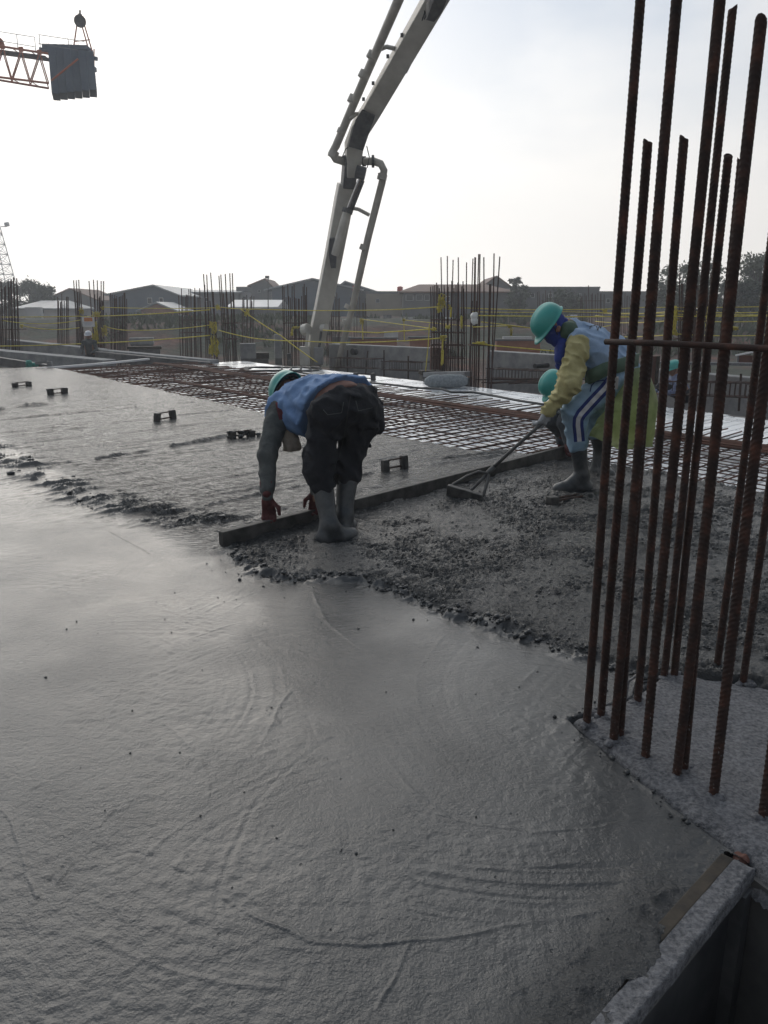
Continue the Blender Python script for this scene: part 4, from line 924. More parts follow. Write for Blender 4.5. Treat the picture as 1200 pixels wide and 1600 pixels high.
# ============================================================ REBAR COLUMNS
def bars(name, label, lst, r, mats=('rust_dark', 'rust'), stir=(), Yst=None):
    q = lst[0]; t = thing(name, label, 'rebar column', P(q[0], q[1], q[2]))
    for i, (xb, yb, Yb, xt, yt, dY) in enumerate(lst):
        a = P(xb, yb, Yb); b_ = P(xt, yt, Yb + dY); lowp = a + (a - b_).normalized() * .9
        MB().tube([lowp, a, a.lerp(b_, .5) + Vector((random.uniform(-.012, .012), 0, 0)), b_], r, 6).build('rebar', M[mats[i % len(mats)]], t)
    for (x0, x1, y, Y) in stir:
        a, b_ = P(x0, y, Y - .12), P(x1, y, Y - .12); d = Vector((0, .55, 0))
        MB().tube([a, b_, b_ + d, a + d, a], .012, 5).build('stirrup', M['rust'], t)
    return t
def gen(x0, x1, yb, Y, n, yt, yt2, lean, seed, dep=.6, ymix=.5):
    r = random.Random(seed); out = []
    for i in range(n):
        e = (i + .5) / n; x = x0 + (x1 - x0) * e + r.uniform(-1, 1); short = r.random() < ymix
        out.append((x, yb + r.uniform(-2, 2), Y + r.uniform(0, dep), x + lean * (1 if not short else .6) + r.uniform(-1.5, 1.5), (yt2 if short else yt) + r.uniform(-3, 3), 0))
    return out
bars('rebar_column', 'rebar column at the far left edge with rope knotted round it', gen(0, 31, 534, 29, 15, 436, 449, -3, 1) + [(2, 534, 29, -3, 425, 0)], .017, stir=((0, 30, 500, 29), (0, 32, 515, 29)))
bars('rebar_column', 'short hazy rebar column left of the sign', gen(88, 109, 532, 37, 9, 462, 472, -1, 2), .02, stir=((88, 109, 500, 37),))
bars('rebar_column', 'dark rebar column with a yellow rope clump, left one of the pair by the sign', [(122, 536, 30, 115, 438, 0), (125, 536, 30.3, 119, 438, 0), (128, 537, 30.2, 123, 437, 0), (120, 536, 30.5, 117, 455, 0), (127, 536, 30.6, 121, 456, 0), (131, 536, 30.1, 126, 454, 0), (123, 536, 30.2, 120, 470, 0), (129, 536, 30.4, 127, 470, 0), (126, 536, 30.5, 124, 462, 0)], .018, stir=((120, 131, 500, 30), (120, 131, 520, 30)))
bars('rebar_column', 'dark rebar column with a yellow rope clump, right one of the pair by the sign', [(148, 543, 29, 139, 439, 0), (152, 543, 29.3, 146, 437, 0), (155, 543, 29.4, 152, 438, 0), (158, 543, 29.2, 158, 439, 0), (161, 543, 29.3, 162, 439, 0), (150, 543, 29.6, 148, 460, 0), (154, 543, 29.5, 152, 458, 0), (163, 543, 29.5, 160, 470, 0), (159, 543, 29.6, 156, 463, 0), (157, 543, 29.4, 155, 465, 0)], .018, stir=((148, 163, 500, 29), (148, 163, 520, 29)))
bars('rebar_column', 'short dense rebar column in front of the blue-grey warehouse', gen(173, 199, 541, 34, 14, 460, 464, -1, 3), .021, stir=((173, 199, 495, 34), (174, 199, 520, 34)))
bars('rebar_column', 'hazy rebar column left of the roped pair of rebar groups', gen(281, 316, 547, 31, 15, 452, 462, -2, 4), .017, stir=((281, 316, 500, 31), (281, 316, 520, 31)))
bars('rebar_column', 'rebar column with thick yellow rope coils, left of the boom, left group', [(325, 557, 25, 318, 428, 0), (328, 557, 25.2, 323, 429, 0), (338, 557, 25.4, 329, 426, 0), (322, 557, 25.6, 320, 445, 0), (331, 557, 25.3, 324, 450, 0), (340, 557, 25.6, 333, 456, 0), (335, 557, 25.1, 328, 470, 0)], .017, stir=((322, 341, 505, 25), (322, 341, 530, 25)))
bars('rebar_column', 'rebar column left of the boom, group standing right of the coiled rope', [(350, 557, 25, 342, 431, 0), (353, 557, 25.2, 345, 429, 0), (357, 557, 25.4, 352, 428, 0), (364, 557, 25.1, 359, 427, 0), (368, 557, 25.2, 363, 427, 0), (360, 557, 25.7, 354, 455, 0), (370, 557, 25.6, 365, 457, 0), (355, 557, 25.7, 349, 458, 0), (366, 557, 25.5, 361, 462, 0)], .017, stir=((350, 370, 505, 25), (350, 370, 530, 25)))
bars('rebar_column', 'short hazy reddish rebar column between the roped column and the boom', gen(377, 398, 540, 39, 9, 463, 470, 0, 5), .02, mats=('rust', 'rust_dark'), stir=((377, 398, 505, 39),))
bars('rebar_column', 'wide rebar column immediately left of the boom foot', gen(442, 482, 558, 26, 17, 446, 464, -1, 6), .016, stir=((442, 480, 505, 26), (442, 480, 530, 26)))
bars('rebar_column', 'hazy rebar column seen between the boom and its lower pipe', gen(510, 532, 540, 36, 10, 455, 465, -1, 7), .02, stir=((510, 532, 495, 36),))
bars('rebar_column', 'faint far rebar column right of the lower pipe', gen(548, 575, 535, 48, 10, 466, 472, 0, 8), .02, stir=((548, 575, 495, 48),))
L1 = [(694, 583, 18.2, 689, 402, 0), (698, 583, 18.3, 699, 400, 0), (703, 583, 18.5, 708, 406, 0), (717, 583, 18.3, 716, 402, 0), (729, 583, 18.4, 729, 410, 0), (733, 583, 18.6, 739, 404, 0)]
L1 += gen(673, 727, 584, 18.3, 20, 440, 448, 0, 9, .7, .6)
bars('rebar_column', 'dense middle rebar column with a messy yellow rope knot, left of the bagged one', L1, .0135, stir=((674, 727, 500, 18.3), (674, 727, 520, 18.3), (674, 727, 540, 18.3), (674, 727, 560, 18.3)))
bars('rebar_column', 'middle rebar column with a white plastic bag tied on it', [(742, 598, 16.2, 743, 402, 0), (737, 596, 16.6, 742, 402, .0), (744, 598, 16.4, 748, 397, 0), (747, 597, 16.5, 750, 397, 0), (755, 600, 16.1, 756, 402, 0), (768, 600, 16.2, 772, 396, 0), (767, 601, 16.0, 781, 401, 0), (762, 599, 16.3, 765, 444, 0), (764, 599, 16.35, 767, 444, 0), (748, 598, 16.7, 750, 443, 0), (735, 600, 16.3, 738, 470, 0), (740, 600, 16.3, 745, 470, 0)], .0135, stir=((736, 768, 540, 16.2),))
bars('rebar_column', 'far rebar column above the raking worker', gen(905, 945, 503, 44, 12, 448, 460, 0, 10) + gen(838, 862, 498, 50, 6, 456, 459, 0, 11), .022, stir=((905, 944, 470, 44), (905, 944, 490, 44)))
bars('rebar_column', 'small far rebar column just left of the tall rebars', gen(968, 985, 500, 52, 7, 460, 464, 0, 12), .02, stir=((968, 985, 480, 52),))
bars('rebar_column', 'roped rebar column standing behind the tall rebars at the right', gen(1058, 1112, 600, 17.0, 16, 428, 445, 4, 13, .7, .5), .0135, stir=((1058, 1112, 500, 17), (1058, 1112, 530, 17)))

# ---- foreground column: ribbed bars
def ribbed(L, r, seed):
    rnd = random.Random(seed); pitch = .0155; n = 10; rings = []; z = 0
    while z < L:
        for dz, k in ((0, 1.0), (.25, 1.0), (.42, 1.10), (.62, 1.10), (.8, 1.0)):
            if z + dz * pitch < L: rings.append((z + dz * pitch, k))
        z += pitch
    rings.append((L, .98)); v = []; ph = rnd.uniform(0, 6)
    for z, k in rings:
        wx = .004 * math.sin(z * 2.3 + seed); wy = .004 * math.cos(z * 1.7 + seed)
        for j in range(n):
            g = 2 * math.pi * j / n + ph; rib = 1 + (k - 1) * min(1, 1.4 * abs(math.cos(g - ph)) + .12)
            v.append((math.cos(g) * r * rib + wx, math.sin(g) * r * rib + wy, z + 1.0 * r * math.sin(g - ph) * (1 if 0 < z < L else .2)))
    m = len(rings); i = np.arange(m - 1)[:, None] * n; j = np.arange(n)[None, :]
    f = np.stack([i + j, i + (j + 1) % n, i + n + (j + 1) % n, i + n + j], -1).reshape(-1, 4)
    v = np.array(v); c0 = len(v); v = np.vstack([v, [[v[-n:, 0].mean(), v[-n:, 1].mean(), v[-n:, 2].max()]]])
    cap = np.stack([np.full(n, c0), (m - 1) * n + np.arange(n), (m - 1) * n + (np.arange(n) + 1) % n, np.full(n, c0)], -1)[:, :3]
    me = bpy.data.meshes.new('rebar'); me.from_pydata(v.tolist(), [], f.tolist() + cap.tolist()); me.update(); return me
fc = thing('rebar_column', 'tall ribbed rusty rebars of the nearest column rising from the splashed block at the right', 'rebar column', (1.0, 2.35, 0))
FG = [  # base pixel, top pixel (None = beyond the frame), lapped neighbour flag
    ((915, 1135), None, 3.3), ((940, 1122), (1012, 222), 0), ((957, 1160), None, 3.2), ((969, 1152), (1035, 213), 0), ((995, 1100), (1071, 217), 0), ((1008, 1187), None, 3.1),
    ((1037, 1060), (1147, 13), 0), ((1053, 1058), (1140, 243), 0), ((1057, 1216), (1192, 30), 0), ((1067, 1205), (1153, 253), 0), ((1121, 1045), (1208, 340), 0), ((1113, 1244), None, 3.2), ((1162, 1070), None, 3.0), ((1190, 1280), None, 3.1)]
for i, (bp, tp, L) in enumerate(FG):
    b0 = G(*bp); 
    if tp is not None:
        tq = P(tp[0], tp[1], b0.y); L = tq.z - b0.z; lean = (tq.x - b0.x) / L
    else: lean = 0.0
    me = ribbed(L + .25, .0136 if i not in (3, 9) else .0125, i * 3 + 1)
    o = link('rebar', me, M['rust_fg'], fc, True, b0 - fc.location + Vector((-lean * .25, 0, -.25)))
    o.rotation_euler = (random.uniform(-.004, .004), math.atan(lean), random.uniform(0, .5))
    cb = MB()
    for k in range(9): cb.ico(b0 + Vector((random.uniform(-.03, .03), random.uniform(-.028, .028), .010)), random.uniform(.010, .022), .3, .6, 1)
    cb.build('mortar_collar', M['block'], fc, smooth=True)
tb = MB().tube([P(946, 534, 2.36), P(1020, 536, 2.24), P(1110, 540, 2.10), P(1200, 545, 1.97), P(1300, 550, 1.86)], .0088, 10).build('tie_bar', M['rust_fg'], fc, smooth=True)
q0 = P(957, 598, G(915, 1135).y); MB().tube([q0 + Vector((0, 0, -.018)), q0 + Vector((0, 0, .018))], .0178, 12).build('tape_wrap', M['tape'], fc)
MB().tube([G(992, 1098) + Vector((.0, .02, .03)), G(986, 1092) + Vector((.02, 0, .10)), G(978, 1100) + Vector((.0, 0, .09)), G(972, 1130) + Vector((0, 0, .03)), G(962, 1140)], .006, 6).build('tie_wire', M['block'], fc, smooth=True)

# ============================================================ YELLOW ROPES
def rope(label, pts, r=.016, sag=0, knots=(), name='rope'):
    """pts: (px, py, Y) list; hangs with a sag between the posts"""
    P3 = [P(*p) for p in pts]; t = thing(name, label, 'rope', P3[0], 'yellow barrier ropes'); path = []
    for a, b_ in zip(P3[:-1], P3[1:]):
        for i in range(12):
            e = i / 12; q = a.lerp(b_, e); q.z -= sag * 4 * e * (1 - e); path.append(q)
    path.append(P3[-1]); MB().tube(path, r, 5).build('strand', M['rope'], t, smooth=True)
    for (px, py, Y, w, h) in knots:
        b = MB(); c = P(px, py, Y - .06); rn = random.Random(int(px * 3 + py)); n = 3 + int((w + h) / 9)
        for k in range(n):
            lo = []; 
            for i in range(7): lo.append(c + Vector((rn.uniform(-.5, .5) * w, rn.uniform(-.8, .8), rn.uniform(-.5, .5) * h)) * (Y / 1200) + Vector((0, rn.uniform(-.03, .03), 0)))
            b.tube(lo, r * .62, 5)
        b.build('knot', M['rope'], t, smooth=True)
    return t
rope('yellow rope straight across the far left column to the sign, topmost at left', [(-40, 495, 29), (124, 494, 29.8), (150, 494, 28.8)], .018, .02, ((127, 486, 29.8, 8, 12), (150, 491, 28.8, 14, 9)))
rope('sagging yellow rope from the left edge to the left column of the pair', [(-10, 498, 29), (126, 500, 29.8)], .014, .16)
rope('yellow rope hanging from the knot on the far left column', [(34, 509, 28.6), (124, 512, 29.8)], .016, .10, ((34, 510, 28.6, 7, 6),))
rope('lowest yellow rope from the left edge up to the coiled column', [(-40, 541, 26), (150, 536, 28), (328, 524, 24.8)], .018, .03, ((336, 540, 24.8, 14, 34), (333, 512, 24.8, 12, 20), (330, 546, 24.8, 8, 18)))
rope('yellow rope from the sign columns straight to the coiled column', [(152, 494, 28.8), (328, 484, 24.8)], .018, .03, ((340, 480, 24.8, 9, 9),))
rope('pale yellow rope above it, from the sign columns to the coiled column', [(160, 480, 29), (335, 481, 24.9)], .012, .03, ((160, 481, 29, 6, 6),))
rope('sagging yellow rope between the sign columns and the coiled column', [(162, 509, 29), (205, 516, 28), (328, 508, 24.9)], .014, .05, ((163, 517, 29, 10, 18),))
rope('yellow rope hanging in a bundle beside the sign', [(150, 506, 28.7), (151, 520, 28.7), (153, 536, 28.7)], .02, 0, ((150, 518, 28.7, 6, 30), (147, 530, 28.7, 5, 20)))
rope('yellow rope from the coiled column past the boom to the middle column, lower', [(342, 516, 24.8), (400, 529, 23), (480, 533, 21), (560, 535, 20), (692, 528, 17.9)], .014, .02, ((693, 528, 17.9, 11, 7),))
rope('yellow rope from the coiled column across the boom to the middle column, upper', [(345, 480, 24.8), (400, 483, 23), (560, 485, 20), (690, 479, 17.9)], .012, .02, ((690, 472, 17.9, 14, 26), (686, 484, 17.9, 9, 10), (703, 480, 17.9, 5, 8)))
rope('yellow rope slanting down to the boom foot', [(376, 483, 24.8), (440, 525, 23), (496, 566, 21.6)], .016, .02, ((386, 489, 24.6, 9, 12),))
rope('doubled yellow rope from the boom to the middle column', [(505, 516, 22.5), (590, 520, 20), (678, 514, 18)], .016, .0, ((678, 514, 18, 9, 6), (462, 512, 25, 12, 5), (456, 519, 25, 4, 12)))
rope('thin yellow rope slanting from the short post to the middle column', [(566, 499, 26), (620, 506, 23), (672, 513, 18.2)], .012, 0, ((565, 502, 26, 7, 10),))
rope('yellow rope hanging straight down from the short rope knot', [(566, 502, 26), (567, 531, 26)], .018)
rope('thin yellow rope further right slanting behind the middle column', [(631, 500, 26), (690, 506, 24), (740, 510, 22)], .012, 0, ((631, 500, 26, 5, 4),))
rope('thin yellow rope hanging left of the middle column, far one', [(631, 502, 26), (632, 534, 26)], .015)
rope('yellow rope hanging down to the deck left of the middle column', [(671, 506, 18), (669, 540, 18), (665, 580, 18)], .012, 0)
rope('thick yellow rope tail hanging on the middle column', [(692, 530, 17.85), (691, 552, 17.85), (690, 571, 17.85)], .02, 0, ((691, 558, 17.85, 3, 24),))
rope('short yellow rope tail hanging right of the messy knot', [(705, 480, 17.85), (704, 496, 17.85)], .02, 0, ((700, 511, 17.85, 8, 4), (721, 503, 17.85, 3, 22)))
rope('yellow rope from the bagged column behind the raking worker', [(748, 493, 16.0), (880, 495, 16), (1200, 494, 17)], .012, .0)
rope('thin yellow rope near the skyline from the middle column to the right', [(720, 481, 20), (880, 484, 24), (1010, 480, 26), (1200, 479, 26)], .014, .02)
rope('thin pale yellow rope below the skyline rope', [(736, 487, 22), (880, 487, 26), (1200, 492, 26)], .012, .02)
rope('yellow rope from the bagged column slanting to the raking worker', [(740, 511, 16.1), (795, 509, 19), (900, 520, 23), (960, 507, 26)], .013, 0, ((797, 510, 19, 7, 5), (799, 519, 19, 4, 12)))
rope('yellow rope crossing low behind the raking worker', [(752, 503, 16), (810, 510, 18), (900, 522, 20)], .012, 0)
rope('yellow rope slanting down from the knot on the bagged column', [(738, 536, 16), (770, 540, 16), (870, 549, 16)], .012, 0, ((752, 536, 16, 18, 4),))
for (y, lab) in ((486, 'yellow rope behind the tall rebars, first below the skyline'), (491, 'yellow rope behind the tall rebars, second below the skyline'), (500, 'yellow rope behind the tall rebars, just above the tie bar'), (522, 'yellow rope behind the tall rebars, lowest')):
    rope(lab, [(930, y + 2, 30), (1060, y, 17.0), (1240, y - 2, 22)], .013, .06, ((1056, y, 16.9, 6, 5),))
rope('thick yellow rope hung in a bundle on the column behind the tall rebars', [(1056, 478, 16.8), (1055, 498, 16.8), (1053, 518, 16.8)], .025, 0, ((1055, 500, 16.8, 5, 36), (1053, 519, 16.8, 8, 8), (1146, 513, 20, 16, 6), (1106, 500, 16.8, 4, 40), (945, 486, 30, 9, 8)))
bg_ = thing('plastic_bag', 'white plastic bag tied round the rebars of the middle column', 'bag', P(740, 500, 15.95)); b = MB()
for k in range(6): b.ico(P(741 + random.uniform(-1.5, 1.5), 496 + random.uniform(-5, 7), 15.92), .06, .2, 1.2, 2)
b.build('bag', M['bag'], bg_, smooth=True)
sg = thing('sign_board', 'small white sign board with orange print hung on the pair of rebar columns', 'sign', P(138, 510, 28.6))
q0 = P(138, 503, 28.55); MB().box(q0, (.44, .02, .34)).build('board', M['white'], sg); MB().box(q0 + Vector((.01, -.014, .085)), (.30, .008, .13)).build('print', M['signtop'], sg)
for k in range(3): MB().box(q0 + Vector((-.01, -.014, -.03 - k * .04)), (.34 - .06 * k, .006, .012)).build('print', M['signtext'], sg)
for e in (-1, 1): MB().tube([q0 + Vector((e * .2, 0, .17)), q0 + Vector((e * .22, .05, .30))], .008, 5).build('wire', M['steel'], sg)
# ============================================================ PEOPLE: signed-distance bodies and clothes, meshed with surface nets
class SDF:
    def __init__(s, prims, k=.03, cuts=(), wr=None): s.p = prims; s.k = k; s.cuts = cuts; s.wr = wr
    def __call__(s, X, Y, Z):
        d = None
        for pr in s.p:
            if pr[0] == 'c':
                _, a, b, ra, rb = pr; bx, by, bz = b[0] - a[0], b[1] - a[1], b[2] - a[2]; L = bx * bx + by * by + bz * bz + 1e-9
                t = np.clip(((X - a[0]) * bx + (Y - a[1]) * by + (Z - a[2]) * bz) / L, 0, 1)
                e = np.sqrt((X - a[0] - t * bx) ** 2 + (Y - a[1] - t * by) ** 2 + (Z - a[2] - t * bz) ** 2) - (ra + (rb - ra) * t)
            else:
                _, c, r, Mx = pr      # ellipsoid with axes as rows of Mx
                px, py, pz = X - c[0], Y - c[1], Z - c[2]
                q = [Mx[i][0] * px + Mx[i][1] * py + Mx[i][2] * pz for i in range(3)]
                k0 = np.sqrt(sum((q[i] / r[i]) ** 2 for i in range(3))) + 1e-6; k1 = np.sqrt(sum((q[i] / r[i] ** 2) ** 2 for i in range(3))) + 1e-6
                e = k0 * (k0 - 1) / k1
            if d is None: d = e
            else:
                h = np.clip(.5 + .5 * (d - e) / s.k, 0, 1); d = d * (1 - h) + e * h - s.k * h * (1 - h)
        if s.wr:
            amp, fr, seed = s.wr[:3]; zs = s.wr[3] if len(s.wr) > 3 else .8
            w = 1 - np.abs(2 * vn3(X * fr, Y * fr, Z * fr * zs + .6 * X * fr, seed) - 1); w2 = vn3(X * fr * 2.3, Y * fr * 2.3, Z * fr * 2.3, seed + 3)
            d = d - amp * (w * w - .35) - amp * .4 * (w2 - .5)
        for pt, n in s.cuts: d = np.maximum(d, (X - pt[0]) * n[0] + (Y - pt[1]) * n[1] + (Z - pt[2]) * n[2])
        return d
    def bounds(s):
        lo = np.full(3, 1e9); hi = -lo
        for pr in s.p:
            if pr[0] == 'c':
                for q, r in ((pr[1], pr[3]), (pr[2], pr[4])): lo = np.minimum(lo, np.array(q) - r); hi = np.maximum(hi, np.array(q) + r)
            else: m = max(pr[2]); lo = np.minimum(lo, np.array(pr[1]) - m); hi = np.maximum(hi, np.array(pr[1]) + m)
        e = .03 + (s.wr[0] if s.wr else 0); return lo - e, hi + e
    def mesh(s, name, res, off):
        lo, hi = s.bounds(); n = np.ceil((hi - lo) / res).astype(int) + 2
        ax = [lo[i] + res * np.arange(n[i]) for i in range(3)]
        F = s(*np.meshgrid(*ax, indexing='ij')).astype(np.float32)
        ins = F < 0; c = [[[ins[i:n[0] - 1 + i, j:n[1] - 1 + j, k:n[2] - 1 + k] for k in (0, 1)] for j in (0, 1)] for i in (0, 1)]
        al = np.logical_and.reduce([c[i][j][k] for i in (0, 1) for j in (0, 1) for k in (0, 1)]); an = np.logical_or.reduce([c[i][j][k] for i in (0, 1) for j in (0, 1) for k in (0, 1)])
        I = np.argwhere(an & ~al); vid = np.full(an.shape, -1, np.int64); vid[tuple(I.T)] = np.arange(len(I))
        acc = np.zeros((len(I), 3)); cnt = np.zeros(len(I)); co = [(i, j, k) for i in (0, 1) for j in (0, 1) for k in (0, 1)]
        for a in co:
            for x in range(3):
                if a[x]: continue
                b = list(a); b[x] = 1; fa = F[I[:, 0] + a[0], I[:, 1] + a[1], I[:, 2] + a[2]]; fb = F[I[:, 0] + b[0], I[:, 1] + b[1], I[:, 2] + b[2]]
                m = (fa < 0) != (fb < 0); t = np.where(m, fa / np.where(m, fa - fb, 1), 0)
                q = np.tile(np.array(a, float), (len(I), 1)); q[:, x] += t; acc[m] += q[m]; cnt[m] += 1
        V = lo + res * (I + acc / cnt[:, None]); Fs = []
        for x in range(3):
            y, z = (x + 1) % 3, (x + 2) % 3; sl0 = [slice(None)] * 3; sl1 = [slice(None)] * 3; sl0[x] = slice(0, n[x] - 1); sl1[x] = slice(1, n[x])
            A, B = ins[tuple(sl0)], ins[tuple(sl1)]; E = np.argwhere(A != B); E = E[(E[:, y] > 0) & (E[:, z] > 0) & (E[:, y] < n[y] - 1) & (E[:, z] < n[z] - 1)]
            if not len(E): continue
            def g(dy, dz):
                q = E.copy(); q[:, y] -= dy; q[:, z] -= dz; return vid[tuple(q.T)]
            quad = np.stack([g(1, 1), g(0, 1), g(0, 0), g(1, 0)], -1); fl = ~A[tuple(E.T)]
            quad[fl] = quad[fl][:, ::-1]; Fs.append(quad)
        f = np.concatenate(Fs); f = f[(f >= 0).all(1)]
        return np_mesh(name, V - np.array(off), f)
def cap(a, b, ra, rb=None): return ('c', tuple(a), tuple(b), ra, ra if rb is None else rb)
def axes(fwd, up):
    f = Vector(fwd).normalized(); u = (Vector(up) - f * Vector(up).dot(f)).normalized(); r = f.cross(u); return r, f, u
def ell(c, radii, fwd, up): r, f, u = axes(fwd, up); return ('e', tuple(c), radii, (tuple(r), tuple(f), tuple(u)))
def part(name, sdf, res, m, parent, base, smooth=True):
    me = sdf.mesh(name, res, base); return link(name, me, m, parent, smooth)
def glove(name, wr, fwd, palm, thumb, curl, m, parent, base, size=1.0, tcurl=.4):
    f = Vector(fwd).normalized(); n = (Vector(palm) - f * Vector(palm).dot(f)).normalized(); l = f.cross(n) * thumb; wr = Vector(wr); p = []
    p += [cap(wr - f * .03, wr + f * .02, .029 * size, .030 * size)]
    for o in (-.028, 0, .026): p.append(cap(wr + f * .015 + l * o * .7, wr + f * .085 * size + l * o, .020 * size, .0155 * size))
    for o, L, fan in ((.032, .072, .05), (.011, .082, .01), (-.011, .076, -.03), (-.031, .058, -.08)):
        q = wr + f * .088 * size + l * o * size; a = 0
        for sgl, c in zip((.45, .32, .23), curl):
            a += c; d = (f * math.cos(a) + n * math.sin(a) + l * fan).normalized(); e = q + d * L * sgl * size * 1.05; p.append(cap(q, e, .0115 * size, .0098 * size)); q = e
    q = wr + f * .030 * size + l * .030 * size; d = (f * .55 + l * .70 + n * .35).normalized(); e = q + d * .045 * size; p.append(cap(q, e, .0145 * size, .0125 * size))
    d2 = (f * .75 + n * tcurl * 1.5 + l * .1).normalized(); p.append(cap(e, e + d2 * .042 * size, .0125 * size, .010 * size))
    return part(name, SDF(p, .008), .0052, m, parent, base)
def helmet(center, crown, face, m, parent, base, strap=True, k=1.0):
    r, f, u = axes(face, crown); # f forward, u up (towards crown)
    u = Vector(crown).normalized(); f = (Vector(face) - u * Vector(face).dot(u)).normalized(); r = f.cross(u); C0 = Vector(center)
    v = []; fs = []; nA = 44; nR = 16; prof = []
    for i in range(nR + 1): th = math.pi / 2 * i / nR; prof.append((math.sin(th), math.cos(th), 0))
    for w in (.35, .7, 1.0): prof.append((1, 0, w))
    for (ra, zz, w) in prof:
        for j in range(nA):
            g = 2 * math.pi * j / nA; cx_, sy_ = math.sin(g), math.cos(g); vis = max(0, math.cos(g)) ** 3
            ex = (.010 + .042 * vis) * w; dz = -.012 * w - .012 * vis * w - (.010 * (1 - ra ** 6) * 0)
            x = cx_ * (.118 * ra ** .92 + ex * .9); y = sy_ * (.142 * ra ** .92 + ex); z = .128 * zz ** .85 + dz - .010
            if abs(x) < .03 and zz > .15: z += .007 * math.exp(-(x / .014) ** 2)
            p = C0 + (r * x + f * y + u * z) * k; v.append(p)
    for i in range(len(prof) - 1):
        for j in range(nA): fs.append((i * nA + j, i * nA + (j + 1) % nA, (i + 1) * nA + (j + 1) % nA, (i + 1) * nA + j))
    o = MB().add(v, fs).build('hard_hat', m, parent, base, True); sd = o.modifiers.new('shell', 'SOLIDIFY'); sd.thickness = .004; sd.offset = -1
    if strap:
        b = MB(); ring = [C0 + (r * math.sin(g) * .104 + f * math.cos(g) * .126 + u * -.012) * k for g in np.linspace(0, 2 * math.pi, 25)]
        b.tube(ring, .008, 6); b.tube([C0 + (f * -.10 + u * -.01) * k, C0 + (f * -.115 + u * -.05) * k], .012, 6)
        me = b.mesh('head_band', base); link('head_band', me, M['dark'], o, True)
        sb_ = MB()
        for e in (-1, 1): sb_.tube([C0 + (r * e * .108 + f * .02 + u * -.02) * k, C0 + (r * e * .088 + f * .05 + u * -.10) * k, C0 + (f * .065 + u * -.155) * k], .004, 5)
        link('chin_strap', sb_.mesh('chin_strap', base), M['dark'], o, True)
    return o
def body(label, J, base, m=None, res=.0125, shrink=1.0, group=None):
    """one continuous figure: head with face, neck, torso, arms, legs"""
    h = Vector(J['head']); u = Vector(J['crown']).normalized(); f = (Vector(J['face']) - u * Vector(J['face']).dot(u)).normalized(); r = f.cross(u)
    p = [ell(h, (.074, .095, .108), f, u), cap(h + f * .045 - u * .055, h + f * .055 - u * .085, .045, .034),                    # skull, jaw
         cap(h + f * .092 + u * .005, h + f * .108 - u * .030, .010, .014), cap(h + f * .078 + u * .022 - r * .035, h + f * .078 + u * .022 + r * .035, .014),   # nose, brow
         cap(h + f * .088 - u * .058 - r * .02, h + f * .088 - u * .058 + r * .02, .010),                                        # mouth
         cap(h + r * .078 - u * .02, h + r * .080 + u * .02, .012, .014), cap(h - r * .078 - u * .02, h - r * .080 + u * .02, .012, .014),  # ears
         cap(h - u * .06 - f * .02, J['neck'], .055, .060)]
    ch, pe = Vector(J['chest']), Vector(J['pel']); sl_, sr_ = Vector(J['shL']), Vector(J['shR'])
    p += [cap(J['neck'], ch, .07, .11), cap(ch.lerp(sl_, .45), pe.lerp(Vector(J['hipL']), .6), .105, .105), cap(ch.lerp(sr_, .45), pe.lerp(Vector(J['hipR']), .6), .105, .105), cap(sl_, sr_, .062)]
    for s in 'LR':
        p += [cap(J['sh' + s], J['el' + s], .052, .040), cap(J['el' + s], J['wr' + s], .040, .027), cap(J['wr' + s], Vector(J['wr' + s]) + Vector(J['hd' + s]).normalized() * .06, .024, .014)]
        p += [cap(J['hip' + s], J['kn' + s], .086, .058), cap(J['kn' + s], J['an' + s], .056, .036), cap(J['an' + s], J['toe' + s], .036, .026)]
    o = part('person', SDF(p, .035), res, m or M['skin'], None, base); o.location = base
    return setp(o, label, 'person', group)
def boots(J, o, base, m, shaft=.27, name='boot'):
    for s in 'LR':
        an, kn, toe = Vector(J['an' + s]), Vector(J['kn' + s]), Vector(J['toe' + s]); d = (kn - an).normalized(); tp = an + d * shaft
        ff = Vector((toe.x - an.x, toe.y - an.y, 0)); ff = ff.normalized(); zf = toe.z
        heel = Vector((an.x, an.y, zf + .012)) - ff * .045; tz = Vector((toe.x, toe.y, zf + .008))
        p = [cap(an + d * .02, tp + d * .02, .052, .073), cap(an, heel, .054, .046), cap(an, tz - ff * .05, .052, .046), cap(heel, tz, .044, .040), cap(tz - ff * .06, tz, .046, .038)]
        part(name, SDF(p, .03, cuts=((tuple(tp), tuple(d)), ((0, 0, zf - .035), (0, 0, -1))), wr=(.004, 14, 5)), .009, m, o, base)
        so_ = SDF([cap(heel, tz, .050, .045), cap(tz - ff * .06, tz, .052, .044)], .02, cuts=(((0, 0, zf - .040), (0, 0, -1)), ((0, 0, zf - .012), (0, 0, 1))))
        part('boot_sole', so_, .009, M['boot'], o, base)
    return
def trousers_sdf(J, rt=.125, rk=.092, rb=.085, boot_top=.25, seat=.15, wr=(.016, 11, 9), extra=(), cuts=()):
    p = list(extra); pe = Vector(J['pel'])
    p += [cap(J['hipL'], J['hipR'], seat * .93), cap(pe, pe.lerp(Vector(J['chest']), .28), seat, seat * .93)]
    for s in 'LR':
        an, kn = Vector(J['an' + s]), Vector(J['kn' + s]); bt_ = an + (kn - an).normalized() * boot_top
        p += [cap(J['hip' + s], kn, rt, rk), cap(kn, bt_, rk, rb)]
    return SDF(p, .05, wr=wr, cuts=cuts)
def march(sdf, px, py, t0=3.0, lift=.004):
    d = np.array(ray(px, py)); d = d / np.linalg.norm(d); t = t0
    for _ in range(90):
        q = np.array([0, 0, CAMH]) + d * t; e = float(sdf(np.array([q[0]]), np.array([q[1]]), np.array([q[2]]))[0])
        if e < .0008: break
        t += e * .8
        if t > 12: return None
    return Vector(q - d * lift)
